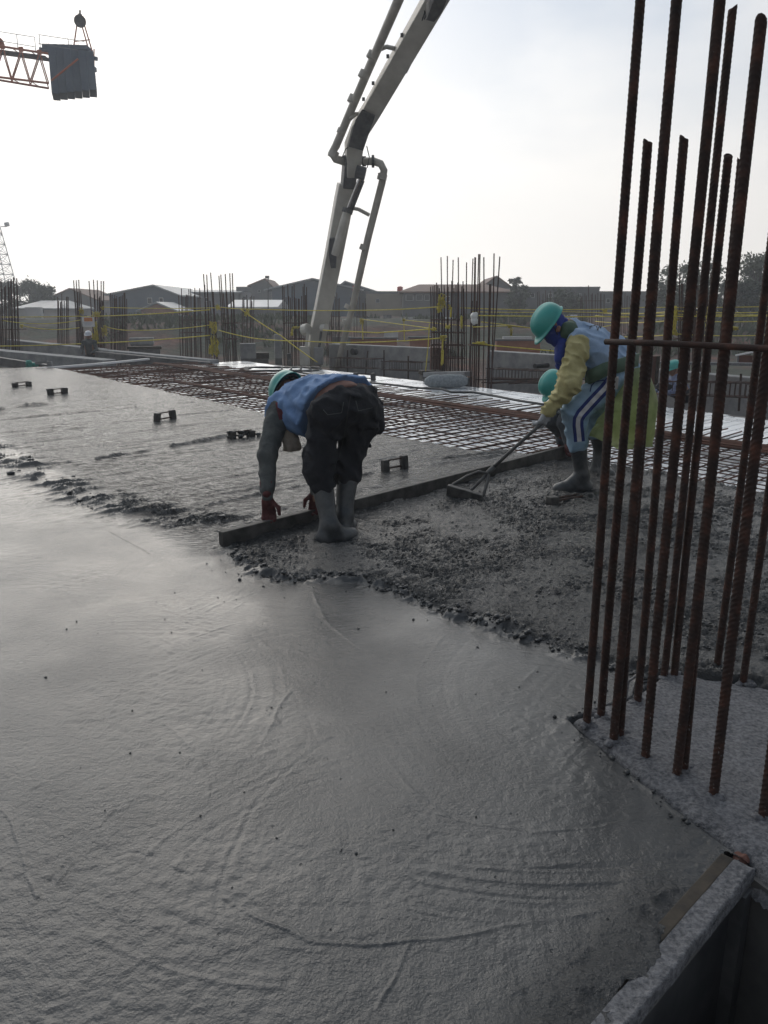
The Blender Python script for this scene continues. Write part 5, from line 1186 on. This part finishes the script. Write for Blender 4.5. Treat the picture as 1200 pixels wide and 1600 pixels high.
def ribbon(sdf, path, half, lift, n=26, t0=3.0):
    """a strip of cloth sewn on a garment: follows the garment's surface along a path"""
    seg = [0]
    for a, b in zip(path[:-1], path[1:]): seg.append(seg[-1] + math.dist(a, b))
    v = []; f = []; W_ = 7; rows_ = 0
    for i in range(n + 1):
        s = seg[-1] * i / n; k = max(0, min(len(path) - 2, next((j for j in range(len(path) - 1) if seg[j + 1] >= s), len(path) - 2))); e = (s - seg[k]) / (seg[k + 1] - seg[k])
        x = path[k][0] + (path[k + 1][0] - path[k][0]) * e; y = path[k][1] + (path[k + 1][1] - path[k][1]) * e
        a = path[max(0, k - (e < .5))]; c = path[min(len(path) - 1, k + 1 + (e >= .5))]; tx, ty = c[0] - a[0], c[1] - a[1]; L = math.hypot(tx, ty); nx, ny = -ty / L, tx / L
        row = [march(sdf, x + nx * half * (2 * j / (W_ - 1) - 1), y + ny * half * (2 * j / (W_ - 1) - 1), t0, lift) for j in range(W_)]
        if any(q is None for q in row): continue
        v += row; rows_ += 1
    for i in range(rows_ - 1):
        for j in range(W_ - 1): f.append((i * W_ + j, (i + 1) * W_ + j, (i + 1) * W_ + j + 1, i * W_ + j + 1))
    return MB().add(v, f)

# ---------------------------------------------------------------- worker 1: stooping over the screed board, seen from behind
J = dict(head=P(452, 614, 5.40), crown=(-.62, .62, .40), face=(-.25, .25, -.9), neck=P(462, 620, 5.28), chest=P(476, 628, 5.16), pel=P(540, 632, 4.82),
         shL=P(436, 642, 5.05), shR=P(512, 626, 5.34), elL=P(417, 712, 4.86), elR=P(500, 715, 5.08), wrL=P(418, 776, 4.73), wrR=P(493, 768, 4.98), hdL=(-.05, .1, -1), hdR=(-.1, -.1, -1),
         hipL=P(512, 645, 4.76), hipR=P(562, 643, 4.90), knL=P(498, 722, 4.76), knR=P(545, 718, 4.88), anL=P(515, 822, 4.62), anR=P(538, 806, 4.76))
J['toeL'] = Vector((J['anL'].x + .13, J['anL'].y + .07, .012)); J['toeR'] = Vector((J['anR'].x + .03, J['anR'].y + .15, .012))
B1 = Vector((J['pel'].x, J['pel'].y, 0))
p1 = body('stooping worker in teal hard hat, blue vest and dark trousers, seen from behind', J, B1)
ax1 = (Vector(J['chest']) - Vector(J['pel'])).normalized()
hp = [P(563, 594, 4.93), P(497, 614, 4.78), P(470, 680, 4.90)]
hn = (hp[1] - hp[0]).cross(hp[2] - hp[0]).normalized()
if hn.dot(ax1) < 0: hn = -hn
TR1 = trousers_sdf(J, .104, .086, .080, .26, .140, (.024, 10, 4, 1.3), extra=(cap(P(573, 642, 4.90), P(574, 665, 4.90), .080, .07), cap(P(518, 634, 4.80), P(562, 628, 4.94), .128), cap(P(502, 690, 4.72), P(498, 730, 4.74), .088, .086)),
                   cuts=((tuple(hp[0] - hn * .062), tuple(hn)),))
part('trousers', TR1, .0125, M['navy'], p1, B1)
sm = ribbon(TR1, [(549, 612), (544, 640), (538, 680), (530, 715)], .8, .004, 26, 3.6)
if len(sm.v) > 20: sm.build('seat_seam', M['dark'], p1, B1, True)
for pth in ([(505, 640), (512, 648), (534, 645), (537, 628)], [(556, 626), (560, 642), (582, 637)]):
    sm = ribbon(TR1, pth, .6, .004, 24, 3.6)
    if len(sm.v) > 20: sm.build('pocket_seam', M['greysleeve'], p1, B1, True)
pk = SDF([cap(P(590, 632, 4.95), P(590, 668, 4.95), .035, .045), cap(P(586, 640, 4.93), P(584, 668, 4.93), .04)], .02, wr=(.010, 22, 8)); part('side_pocket', pk, .009, M['navy'], p1, B1)
tg = SDF([cap(P(572, 690, 4.92), P(578, 697, 4.92), .02, .012)], .01); part('pocket_flap', tg, .006, M['navy'], p1, B1)
pe, ch = Vector(J['pel']), Vector(J['chest'])
w0 = pe.lerp(ch, .22)
US = SDF([cap(pe.lerp(ch, .02), pe.lerp(ch, .7), .146, .140), cap(P(518, 632, 4.84), P(490, 634, 5.1), .118), cap(P(556, 624, 4.98), P(530, 618, 5.2), .115)], .06, wr=(.006, 15, 2)); US.cuts = ((tuple(hp[0] - hn * .10), tuple(-hn)),); part('undershirt', US, .0125, M['brownshirt'], p1, B1)
q_hem = Vector(P(512, 610, 4.93))
VS = SDF([cap(pe.lerp(ch, -.1), pe.lerp(ch, .8), .166, .172), cap(P(518, 630, 4.82), P(466, 638, 5.14), .142, .150), cap(P(558, 622, 4.96), P(520, 618, 5.24), .135), cap(P(440, 640, 5.10), P(500, 622, 5.32), .105, .11), cap(P(492, 650, 4.92), P(456, 656, 5.10), .13, .10), cap(P(462, 622, 5.26), P(458, 618, 5.30), .09)],
         .06, cuts=((tuple(hp[0]), tuple(-hn)),), wr=(.026, 11, 6, 1.6)); part('vest', VS, .0115, M['bluevest'], p1, B1)
tl = SDF([cap(P(446, 676, 5.0), P(452, 700, 4.98), .030, .040), cap(P(456, 676, 5.02), P(462, 698, 5.0), .030, .035)], .02, wr=(.010, 26, 3), cuts=((tuple(P(450, 704, 5.0)), (0, 0, -1)),)); part('hanging_towel', tl, .008, M['beige'], p1, B1)
for s, ins in (('L', 1), ('R', 0)):
    el, wr, sh = Vector(J['el' + s]), Vector(J['wr' + s]), Vector(J['sh' + s])
    part('sleeve', SDF([cap(sh + Vector((0, 0, -.01)), el, .078, .060), cap(el, el.lerp(wr, .82), .060, .045)], .03, wr=(.012, 15, 3)), .009, M['greysleeve'], p1, B1)
    part('cuff', SDF([cap(el.lerp(wr, .66), el.lerp(wr, .80), .047, .045)], .01, wr=(.004, 26, 3)), .007, M['redcuff'], p1, B1)
    part('glove_cuff', SDF([cap(el.lerp(wr, .82), wr, .040, .036)], .01, wr=(.005, 30, 8)), .007, M['greysleeve'], p1, B1)
slv = SDF([cap(Vector(J['shL']) + Vector((0, 0, -.01)), J['elL'], .078, .060)], .03, wr=(.012, 15, 3))
ribbon(slv, [(434, 626), (437, 640), (441, 655)], 4.5, .004, 14, 4.0).build('shoulder_patch', M['redcuff'], p1, B1, True)
glove('glove', J['wrL'] + Vector((0, 0, -.01)), (.02, .28, -1), (0, -1, -.25), -1, (.35, .75, .6), M['gloved'], p1, B1, 1.05, .25)
glove('glove', J['wrR'], (-.05, .25, -1), (0, -1, -.25), 1, (.35, .75, .6), M['gloved'], p1, B1, 1.05, .25)
boots(J, p1, B1, M['boot'], .30)
helmet(Vector(J['head']) + Vector(J['crown']).normalized() * .042, J['crown'], J['face'], M['helm'], p1, B1)

# ---------------------------------------------------------------- worker 2: raking, seen from the side
J = dict(head=P(862, 507, 6.06), crown=(-.80, -.12, .58), face=(-.58, -.10, -.80), neck=P(886, 513, 6.06), chest=P(925, 537, 6.06), pel=P(968, 582, 6.08),
         shL=P(905, 541, 5.90), shR=P(903, 531, 6.24), elL=P(891, 600, 5.80), elR=P(888, 588, 6.36), wrL=P(857, 641, 5.84), wrR=P(884, 622, 6.10), hdL=(-.5, 0, -.85), hdR=(-.4, -.3, -.8),
         hipL=P(958, 592, 5.96), hipR=P(966, 586, 6.22), knL=P(897, 644, 5.90), knR=P(925, 634, 6.40), anL=P(909, 742, 5.95), anR=P(938, 706, 6.66))
J['toeL'] = Vector((J['anL'].x - .185, J['anL'].y - .03, .030)); J['toeR'] = Vector((J['anR'].x + .06, J['anR'].y - .12, .012))
B2 = Vector((J['pel'].x, J['pel'].y, 0))
p2 = body('raking worker in royal blue hood, pale blue vest, yellow sleeves and striped track trousers', J, B2)
TR2 = trousers_sdf(J, .118, .090, .080, .26, .15, (.020, 10, 14, 2.0)); part('trousers', TR2, .0115, M['ltpants'], p2, B2)
part('vest', (V2S := SDF([cap(J['neck'] + Vector((.05, 0, -.02)), J['chest'], .085, .135), cap(P(918, 545, 5.98), P(958, 572, 5.97), .125, .125), cap(P(925, 536, 6.18), P(965, 566, 6.18), .125, .125), cap(P(960, 545, 6.06), P(972, 560, 6.06), .10), cap(P(903, 530, 5.94), P(903, 525, 6.20), .075), cap(P(893, 545, 6.02), P(905, 575, 6.02), .075, .08)],
     .05, wr=(.022, 11, 21, 1.5))), .0115, M['ltvest'], p2, B2)
part('collar', SDF([cap(P(888, 517, 6.0), P(889, 511, 6.12), .072)], .02, wr=(.006, 20, 3)), .009, M['green_band'], p2, B2)
part('undershirt', SDF([cap(P(876, 545, 6.05), P(874, 572, 6.05), .045, .03), cap(P(880, 535, 6.0), P(876, 560, 6.0), .045)], .03, wr=(.008, 18, 8)), .009, M['hood'], p2, B2)
for s in 'LR':
    el, wr, sh = Vector(J['el' + s]), Vector(J['wr' + s]), Vector(J['sh' + s])
    part('sleeve', SDF([cap(sh + Vector((-.01, 0, 0)), el, .084, .078), cap(el, wr + (wr - el).normalized() * .01, .078, .046)], .03, wr=(.028, 12, 31, 1.8)), .009, M['yellow'], p2, B2)
glove('glove', J['wrL'], (-.40, -.02, -.9), (-.55, .75, .15), 1, (.5, .9, .7), M['glovew'], p2, B2, 1.15, .5)
glove('glove', J['wrR'], (-.3, -.35, -.75), (-.4, -.6, .3), -1, (.5, .9, .7), M['glovew'], p2, B2, 1.1, .5)
boots(J, p2, B2, M['boot'], .29)
h = Vector(J['head']); u_ = Vector(J['crown']).normalized(); f_ = Vector(J['face']).normalized()
part('hood', SDF([ell(h - u_ * .012 + f_ * .004, (.090, .112, .120), f_, u_), cap(h - u_ * .10 + f_ * .02, J['neck'] + Vector((-.02, 0, -.02)), .085, .085), cap(h - u_ * .07 + f_ * .06, h - u_ * .11 + f_ * .07, .06, .045)], .03, wr=(.010, 17, 5)), .009, M['hood'], p2, B2)
rr = f_.cross(u_); part('ear_patch', SDF([cap(P(872, 516, 5.955), P(873, 512, 5.955), .016)], .01), .005, M['skin'], p2, B2)
helmet(h + u_ * .045, J['crown'], J['face'], M['helm'], p2, B2)
sp = [(957, 592), (944, 608), (926, 627), (908, 647), (903.5, 655), (903, 665), (904.5, 678), (905.5, 690)]
ribbon(TR2, sp, 8.6, .005, 40, 4.6).build('side_stripe', M['stripen'], p2, B2, True); ribbon(TR2, sp, 3.4, .008, 40, 4.6).build('side_stripe', M['stripew'], p2, B2, True)
pkp = [(944, 594), (930, 596), (924, 603), (922, 612)]; ribbon(TR2, pkp, .8, .004, 20, 4.6).build('pocket_seam', M['stripen'], p2, B2, True)
for st in ([(932, 509), (934, 516)], [(934, 516), (937, 508)], [(937, 508), (938.5, 513)], [(938.5, 513), (940, 507.5)], [(921, 510), (926, 509)], [(927, 509), (930.5, 508)], [(921, 513), (923, 512)]):
    b = ribbon(V2S, st, .7, .004, 6, 4.6)
    if len(b.v) > 7: b.build('vest_print', M['dark'], p2, B2)
bandp = [P(916, 592, 5.98), P(924, 588, 5.84), P(946, 577, 5.78), P(972, 570, 5.82), P(996, 563, 5.98), P(996, 562, 6.16), P(972, 566, 6.34), P(945, 574, 6.36), P(918, 590, 6.20)]
MB().sweep(bandp, .022, .10).build('waist_band', M['green_band'], p2, B2, True)
def apron():
    top = [P(934, 654, 5.80), P(953, 632, 5.775), P(972, 604, 5.78), P(990, 576, 5.85), P(1012, 576, 6.02), P(1002, 572, 6.25), P(955, 578, 6.42)]
    bot = [P(921, 681, 5.78), P(945, 690, 5.76), P(968, 702, 5.79), P(992, 700, 5.88), P(1016, 697, 6.05), P(1006, 690, 6.30), P(955, 685, 6.46)]
    def cr(ps, e):
        n = len(ps) - 1; x = e * n; i = min(int(x), n - 1); t = x - i; g = lambda k: ps[max(0, min(n, k))]
        a, b, c, d = g(i - 1), g(i), g(i + 1), g(i + 2)
        return .5 * ((2 * b) + (c - a) * t + (2 * a - 5 * b + 4 * c - d) * t * t + (3 * b - a - 3 * c + d) * t ** 3)
    nc_, nr_ = 90, 40; v = []; f = []; cen = P(965, 620, 6.1)
    for i in range(nr_ + 1):
        y = i / nr_
        for j in range(nc_ + 1):
            x = j / nc_; q = cr(top, x).lerp(cr(bot, x), y); o = Vector((q.x - cen.x, q.y - cen.y, 0)).normalized()
            bul = .055 * math.sin(math.pi * min(1, y * 1.05)) * (x > .3) * min(1, (x - .3) * 4 if x > .3 else 0)
            q = q + o * (bul + .014 * math.sin(x * 38 + y * 2) * y + .03 * (fbm2(np.array([x * 9.]), np.array([y * 3.]), 3, 7)[0] - .5)); v.append(q)
    for i in range(nr_):
        for j in range(nc_): f.append((i * (nc_ + 1) + j, i * (nc_ + 1) + j + 1, (i + 1) * (nc_ + 1) + j + 1, (i + 1) * (nc_ + 1) + j))
    return MB().add(v, f)
apron().build('plastic_apron', M['plastic'], p2, B2, True)

# rake
rk = thing('rake', 'long-handled concrete rake with wide dark head held by the worker in striped trousers', 'rake', G(728, 786))
M['rakem'] = mat('cement_coated_steel', (.045, .045, .045), .55, .2, scale=14, col2=(.12, .12, .115), bump=.003, bscale=60)
jn = P(763, 738, 5.82)
MB().tube([jn, P(800, 703, 5.84), P(838, 669, 5.80), P(866, 644, 5.92), P(905, 610, 6.08)], .0145, 10).build('handle', M['rakem'], rk, smooth=True)
MB().tube([jn + (jn - P(800, 703, 5.84)).normalized() * .03, jn, jn + (P(800, 703, 5.84) - jn) * .25], .021, 10).build('socket', M['rakem'], rk, smooth=True)
for pts in ([(762, 740, 5.80), (748, 737, 5.82), (730, 744, 5.84), (708, 757, 5.83), (702, 766, 5.80)], [(760, 741, 5.80), (750, 752, 5.78), (738, 764, 5.76), (727, 775, 5.74)], [(763, 741, 5.80), (762, 752, 5.76), (757, 768, 5.72), (753, 781, 5.68)]):
    MB().tube([P(*a) for a in pts], .0125, 8).build('prong', M['rakem'], rk, smooth=True)
hA, hB = P(699, 766, 5.74), P(753, 782, 5.62); MB().sweep([hA, hA.lerp(hB, .5), hB], .034, .10, up=(.05, -.25, 1)).build('rake_head', M['rakem'], rk, bevel=.005)

# ---------------------------------------------------------------- worker 3: squatting at the far end of the board
def simple_person(label, J, base, cloth, pants, hat, gl, boot_m, res=.014, face_parts=True, k=1.0, vest=None):
    o = body(label, J, base, res=res)
    part('trousers', trousers_sdf(J, .105, .085, .078, .24, .14, (.010, 12, 14)), res, pants, o, base)
    part('shirt', SDF([cap(Vector(J['chest']), Vector(J['pel']).lerp(Vector(J['chest']), .35), .15, .14), cap(J['shL'], J['shR'], .09), cap(J['neck'], J['chest'], .08, .13)], .05, wr=(.010, 12, 3)), res, cloth, o, base)
    for s in 'LR':
        part('sleeve', SDF([cap(J['sh' + s], J['el' + s], .072, .060), cap(J['el' + s], J['wr' + s], .060, .042)], .03, wr=(.010, 14, 5)), res, cloth, o, base)
        if gl: glove('glove', J['wr' + s], J['hd' + s], (.7, -.5, -.2), 1 if s == 'L' else -1, (.4, .8, .6), gl, o, base)
    boots(J, o, base, boot_m, .26)
    helmet(Vector(J['head']) + Vector(J['crown']).normalized() * .045, J['crown'], J['face'], hat, o, base)
    return o
J = dict(head=P(867, 603, 7.62), crown=(-.82, -.15, .52), face=(-.50, -.10, -.84), neck=P(886, 611, 7.66), chest=P(903, 628, 7.70), pel=P(938, 668, 7.80), shL=P(893, 625, 7.52), shR=P(893, 620, 7.86),
         elL=P(880, 662, 7.45), elR=P(872, 655, 7.85), wrL=P(887, 690, 7.36), wrR=P(876, 690, 7.60), hdL=(0, 0, -1), hdR=(0, 0, -1), hipL=P(930, 668, 7.68), hipR=P(932, 668, 7.92), knL=P(864, 655, 7.58), knR=P(862, 652, 7.86),
         anL=P(897, 699, 7.72), anR=P(899, 695, 7.95))
for s in 'LR': J['toe' + s] = Vector((J['an' + s].x - .16, J['an' + s].y, .0 - .05 + .02))
simple_person('crouching worker in teal hard hat behind the raking worker, holding the far board end', J, Vector((J['pel'].x, J['pel'].y, -.05)), M['grey_cloth'], M['grey_cloth'], M['helm'], M['gloved'], M['boot'])
# worker 4: small figure squatting on the deck behind the tall rebars
def squat(px, py, Y, face=-1, zf=-.12):
    h = P(px, py, Y); g = lambda dx, dy, dz: Vector((h.x + dx * -face, h.y + dy, h.z + dz)); z0 = zf - h.z
    J = dict(head=h, crown=(face * .3, -.1, 1), face=(face, -.2, -.25), neck=g(.05, 0, -.15), chest=g(.10, 0, -.28), pel=g(.26, 0, -.50), shL=g(.08, -.18, -.22), shR=g(.08, .18, -.22), elL=g(-.06, -.24, -.42), elR=g(-.06, .22, -.42), wrL=g(-.28, -.14, -.44), wrR=g(-.28, .12, -.44),
             hdL=(face, 0, -.3), hdR=(face, 0, -.3), hipL=g(.24, -.10, -.50), hipR=g(.24, .10, -.50), knL=g(-.16, -.14, -.36), knR=g(-.16, .14, -.36), anL=g(.10, -.13, z0 + .09), anR=g(.10, .13, z0 + .09))
    J['toeL'] = g(-.08, -.14, z0 + .04); J['toeR'] = g(-.08, .14, z0 + .04); return J
J = squat(1053, 576, 14.6); simple_person('small squatting worker in teal hard hat and blue shirt between the tall rebars', J, Vector((J['pel'].x, J['pel'].y, -.12)), M['plaid'], M['navy'], M['helm'], None, M['boot'], .018)
h = P(138, 524, 27.6); g = lambda x, y, z: Vector((h.x + x, h.y + y, h.z + z))
J = dict(head=h, crown=(.05, -.1, 1), face=(.1, -1, -.1), neck=g(0, 0, -.16), chest=g(0, 0, -.32), pel=g(0, .05, -.74), shL=g(.18, 0, -.24), shR=g(-.18, 0, -.24), elL=g(.26, -.05, -.5), elR=g(-.27, -.05, -.5), wrL=g(.16, -.26, -.6), wrR=g(-.18, -.26, -.6), hdL=(-.3, -1, 0), hdR=(.3, -1, 0),
         hipL=g(.09, .05, -.78), hipR=g(-.09, .05, -.78), knL=g(.11, 0, -1.18), knR=g(-.11, 0, -1.18), anL=g(.12, .05, -1.52), anR=g(-.12, .05, -1.52)); J['toeL'] = g(.13, -.1, -1.56); J['toeR'] = g(-.13, -.1, -1.56)
simple_person('distant worker in white hard hat standing under the sign between the rebar columns', J, Vector((h.x, h.y, h.z - 1.6)), M['greysleeve'], M['navy'], M['helmw'], None, M['boot'], .022)
st = thing('timber_stand', 'dark timber staging under the distant worker in the white hat', 'staging', g(0, 0, -1.6)); MB().box(g(0, .1, -1.66), (1.6, .7, .09)).build('plank', M['wood'], st)
for e in (-1, 1): MB().box((h.x + e * .6, h.y + .1, (h.z - 1.7 - 1.6) / 2), (.1, .5, abs(h.z - 1.7 + 1.6))).build('leg', M['wood'], st)

# ============================================================ SCREED BOARD, gauges, small things on the slab
sbd = thing('screed_board', 'long cement-coated timber screed board lying across the wet concrete between two workers', 'screed board', G(600, 790))
aN, aF = G(346, 858), G(889, 713); hb = .118
MB().sweep([aN + Vector((0, 0, hb / 2 - .008)), aN.lerp(aF, .33) + Vector((0, 0, hb / 2 - .010)), aN.lerp(aF, .66) + Vector((0, 0, hb / 2 - .006)), aF + Vector((0, 0, hb / 2))], .045, [hb, hb * .98, hb * .98, hb]).build('board', M['timber'], sbd, bevel=.004)
def gauge(label, a, b_, z=0.0, w=.075, h=.13, coat=False, rodz=.75):
    A, Bq = Vector((*G(*a, z)[:2], z)), Vector((*G(*b_, z)[:2], z)); t = thing('level_gauge', label, 'level gauge', (A + Bq) / 2, 'two-block level gauges'); ang = math.atan2((Bq - A).y, (Bq - A).x)
    for q in (A, Bq): MB().box(q + Vector((0, 0, h / 2 - random.uniform(.008, .03))), (w, w * .9, h), rot=(Matrix.Rotation(ang + random.uniform(-.2, .2), 3, 'Z') @ Matrix.Rotation(random.uniform(-.10, .10), 3, 'X') @ Matrix.Rotation(random.uniform(-.08, .08), 3, 'Y'))).build('block', M['timber'], t, bevel=.008)
    MB().tube([A + Vector((0, 0, h * rodz)), Bq + Vector((0, 0, h * rodz))], .008, 6).build('rod', M['rust_dark'], t); MB().tube([A + Vector((0, .01, .02)), Bq + Vector((0, .01, .02))], .010, 6).build('rod', M['rust_dark'], t)
    if coat:
        c = MB()
        for k in range(16): e = random.uniform(-.25, 1.3); q = A.lerp(Bq, e); c.ico(q + Vector((random.uniform(-.04, .04), random.uniform(-.04, .04), random.uniform(.0, .07 if 0 < e < 1 else .02))), random.uniform(.025, .05), .3, .7, 1)
        c.build('mortar', M['wet'], t, smooth=True)
    return t
gauge('level gauge of two dark blocks farthest up the wet slab, at the left edge', (24, 605), (45, 603), h=.11, w=.09)
gauge('level gauge of two dark blocks, second from the left edge, below the mat corner', (79, 617), (101, 615), h=.12, w=.09)
gauge('level gauge of two upright blocks on the open wet slab left of the stooping worker', (246, 658), (270, 654))
gauge('level gauge buried in mortar just left of the stooping worker', (363, 684), (393, 681), h=.09, coat=True)
gauge('level gauge of two blocks just behind the screed board right of the stooping worker', (602, 736), (631, 731), h=.125, w=.065)
gauge('level gauge lying on the bright decking above the back of the stooping worker', (556, 592), (583, 593), z=-.13, h=.17, w=.10)
gg = thing('level_gauge', 'dark block with two thin rods lying in the rough concrete by the raking worker\'s boot', 'level gauge', G(862, 792), 'two-block level gauges')
MB().box(G(863, 791) + Vector((0, 0, .035)), (.075, .07, .08), .4).build('block', M['timber'], gg, bevel=.008)
for dy in (0, .07): MB().tube([G(866, 790) + Vector((0, dy, .035)), G(906, 781) + Vector((.02, dy, .03))], .009, 6).build('rod', M['rust_dark'], gg)
hs = thing('hose', 'black cable snaking along the decking behind the rebar bundle', 'cable', G(800, 630, -.1))
pts = [(560, 596), (610, 601), (650, 606), (690, 608), (705, 613), (740, 613), (775, 619), (810, 626), (850, 632), (900, 637), (960, 642), (1040, 646)]
MB().tube([G(x, y, -.10) for x, y in pts], .022, 6).build('cable', M['cable'], hs, smooth=True)
co = thing('cable_coil', 'loose black coil of cable on the bright decking above the stooping worker\'s helmet', 'cable', G(425, 578, -.12)); b = MB()
for k in range(5):
    c = G(408 + k * 9, 577 + k * .5, -.10); b.tube([c + Vector((math.cos(g) * (.55 + .1 * k), math.sin(g) * (.75), .02 * math.sin(3 * g) + .01 * k)) for g in np.linspace(0, 6.28, 18)], .022, 5)
b.tube([G(x, y, -.10) for x, y in ((440, 578), (465, 581), (490, 586), (510, 588))], .022, 5); b.build('coil', M['cable'], co, smooth=True)
rl = thing('netting_roll', 'pale grey roll of fine netting lying on the decking before the middle rebar column', 'netting roll', G(696, 606, -.14)); b = MB()
M['net'] = mat('pale_grey_netting', (.20, .22, .23), .8, 0, scale=20, col2=(.32, .35, .36), bump=.01, bscale=60)
a, c = G(664, 606, -.14), G(730, 605, -.14); pts = [a.lerp(c, e) + Vector((0, 0, .13)) for e in np.linspace(0, 1, 12)]
b.tube(pts, [.06, .11, .135, .14, .13, .14, .145, .14, .13, .135, .11, .07], 16); b.build('roll', M['net'], rl, smooth=True)
pk_ = thing('plank', 'grey plank edge behind the netting roll at the foot of the middle rebar column', 'plank', G(700, 590, -.1)); MB().sweep([P(668, 585, 17.4), P(732, 584, 16.6)], .3, .10).build('plank', M['conc'], pk_); MB().sweep([P(668, 600, 17.4), P(732, 600, 16.6)], .28, .25).build('packing', M['conc_dark'], pk_)

# ---- loose aggregate: scattered stones and torn crumbs (uncountable)
def scatter(name, X, Y, r, m, lab, sink=.35, flat=.8, seed=1):
    bm = bmesh.new(); bmesh.ops.create_icosphere(bm, subdivisions=1, radius=1); V0 = np.array([q.co[:] for q in bm.verts]); F0_ = np.array([[x.index for x in q.verts] for q in bm.faces]); bm.free()
    rn = np.random.RandomState(seed); n = len(X); Z = slab_height(X, Y)[0]
    A = rn.uniform(.65, 1.25, (n, 12, 1)) * V0[None]; th = rn.uniform(0, 6.28, n); c, s = np.cos(th), np.sin(th)
    st_ = rn.uniform(.8, 1.5, n); A = np.stack([A[..., 0] * st_[:, None], A[..., 1], A[..., 2] * flat], -1)
    A = np.stack([A[..., 0] * c[:, None] - A[..., 1] * s[:, None], A[..., 0] * s[:, None] + A[..., 1] * c[:, None], A[..., 2]], -1) * r[:, None, None]
    A += np.stack([X, Y, Z + r * (flat - sink * 1.2)], -1)[:, None, :]
    f = (F0_[None] + 12 * np.arange(n)[:, None, None]).reshape(-1, 3)
    return setp(link(name, np_mesh(name, A.reshape(-1, 3), f), m, smooth=False), lab, 'gravel', kind='stuff')
rn = np.random.RandomState(5); X = rn.uniform(-1.2, 5.0, 60000); Y = rn.uniform(2.5, 8, 60000); sd = poly_sd(X, Y, ROUGH)
ok = (sd < -.01) & (poly_sd(X, Y, BLOCK) > .03) & (rn.rand(60000) < .26 + .74 * (fbm2(X * 3.2, Y * 3.2, 4, 71, .6) > .50)) & (X < .62 * Y + .6)
X, Y = X[ok][:9500], Y[ok][:9500]; scatter('aggregate', X, Y, .003 + .006 * rn.rand(len(X)) ** 2.5, M['wet'], 'wet coarse aggregate showing all over the unfinished rough concrete', sink=.62, seed=2)
X = rn.uniform(-1.2, 2.4, 40000); Y = rn.uniform(2.4, 5.2, 40000); sd = poly_sd(X, Y, ROUGH); ok = (np.abs(sd - .0) < .035 + .02 * rn.rand(40000)) & (rn.rand(40000) < .5) & (Y < 4.3) & (poly_sd(X, Y, BLOCK) > .0)
ok |= (sd > 0) & (sd < .35) & (rn.rand(40000) < .025 * np.exp(-sd / .12)) & (Y < 4.3)
X, Y = X[ok], Y[ok]; scatter('concrete_crumbs', X, Y, .004 + .012 * rn.rand(len(X)) ** 3.5, M['wet'], 'dark crumbs along the front edge of the rough concrete', seed=3)
LP = W2([(-60, 680), (0, 706), (50, 735), (100, 758), (150, 778), (200, 795), (260, 806), (340, 815)]); X = rn.uniform(-6, -.9, 9000); Y = rn.uniform(4.6, 9, 9000); d = seg_dist(X, Y, LP)
ok = (rn.rand(9000) < .35 * np.exp(-(d / .14) ** 2)) & (fbm2(X * 2.6, Y * 2.6, 3, 17) > .48); X, Y = X[ok], Y[ok]
scatter('torn_concrete_clods', X, Y, .008 + .030 * rn.rand(len(X)) ** 2.5, M['wet'], 'torn clods of concrete along the joint at the left', flat=.55, seed=4)
X = rn.uniform(.6, 1.6, 700); Y = rn.uniform(1.3, 2.8, 700); b = poly_sd(X, Y, BLOCK); ok = (np.abs(b) < .05) & (rn.rand(700) < .8); X, Y = X[ok], Y[ok]
if len(X): scatter('mortar_crumbs', X, Y, .003 + .008 * rn.rand(len(X)) ** 2.5, M['wet'], 'dark mortar crumbs along the edge of the splashed block', seed=6)
X = rn.uniform(-2, 1, 60); Y = 1.3 + 2.6 * rn.rand(60); ok = (poly_sd(X, Y, BLOCK) > .05) & (poly_sd(X, Y, ROUGH) > .05) & ((X - F0[0]) * FN[0] + (Y - F0[1]) * FN[1] < -.05)
X, Y = X[ok], Y[ok]; scatter('surface_grit', X, Y, .0022 + .003 * rn.rand(len(X)), M['wet'], 'tiny dark grit on the floated foreground concrete', seed=8)

# ============================================================ AIR
hz = bpy.data.materials.new('haze'); hz.use_nodes = True; t_ = hz.node_tree; t_.nodes.clear()
o_ = N(t_, 'ShaderNodeOutputMaterial'); pv = N(t_, 'ShaderNodeVolumePrincipled'); pv.inputs['Color'].default_value = (.90, .945, 1.0, 1); pv.inputs['Density'].default_value = .0019; pv.inputs['Anisotropy'].default_value = .45
t_.links.new(pv.outputs[0], o_.inputs['Volume'])
setp(MB().box((0, 10, 15.5), (640, 640, 37)).build('haze', hz), kind='stuff')
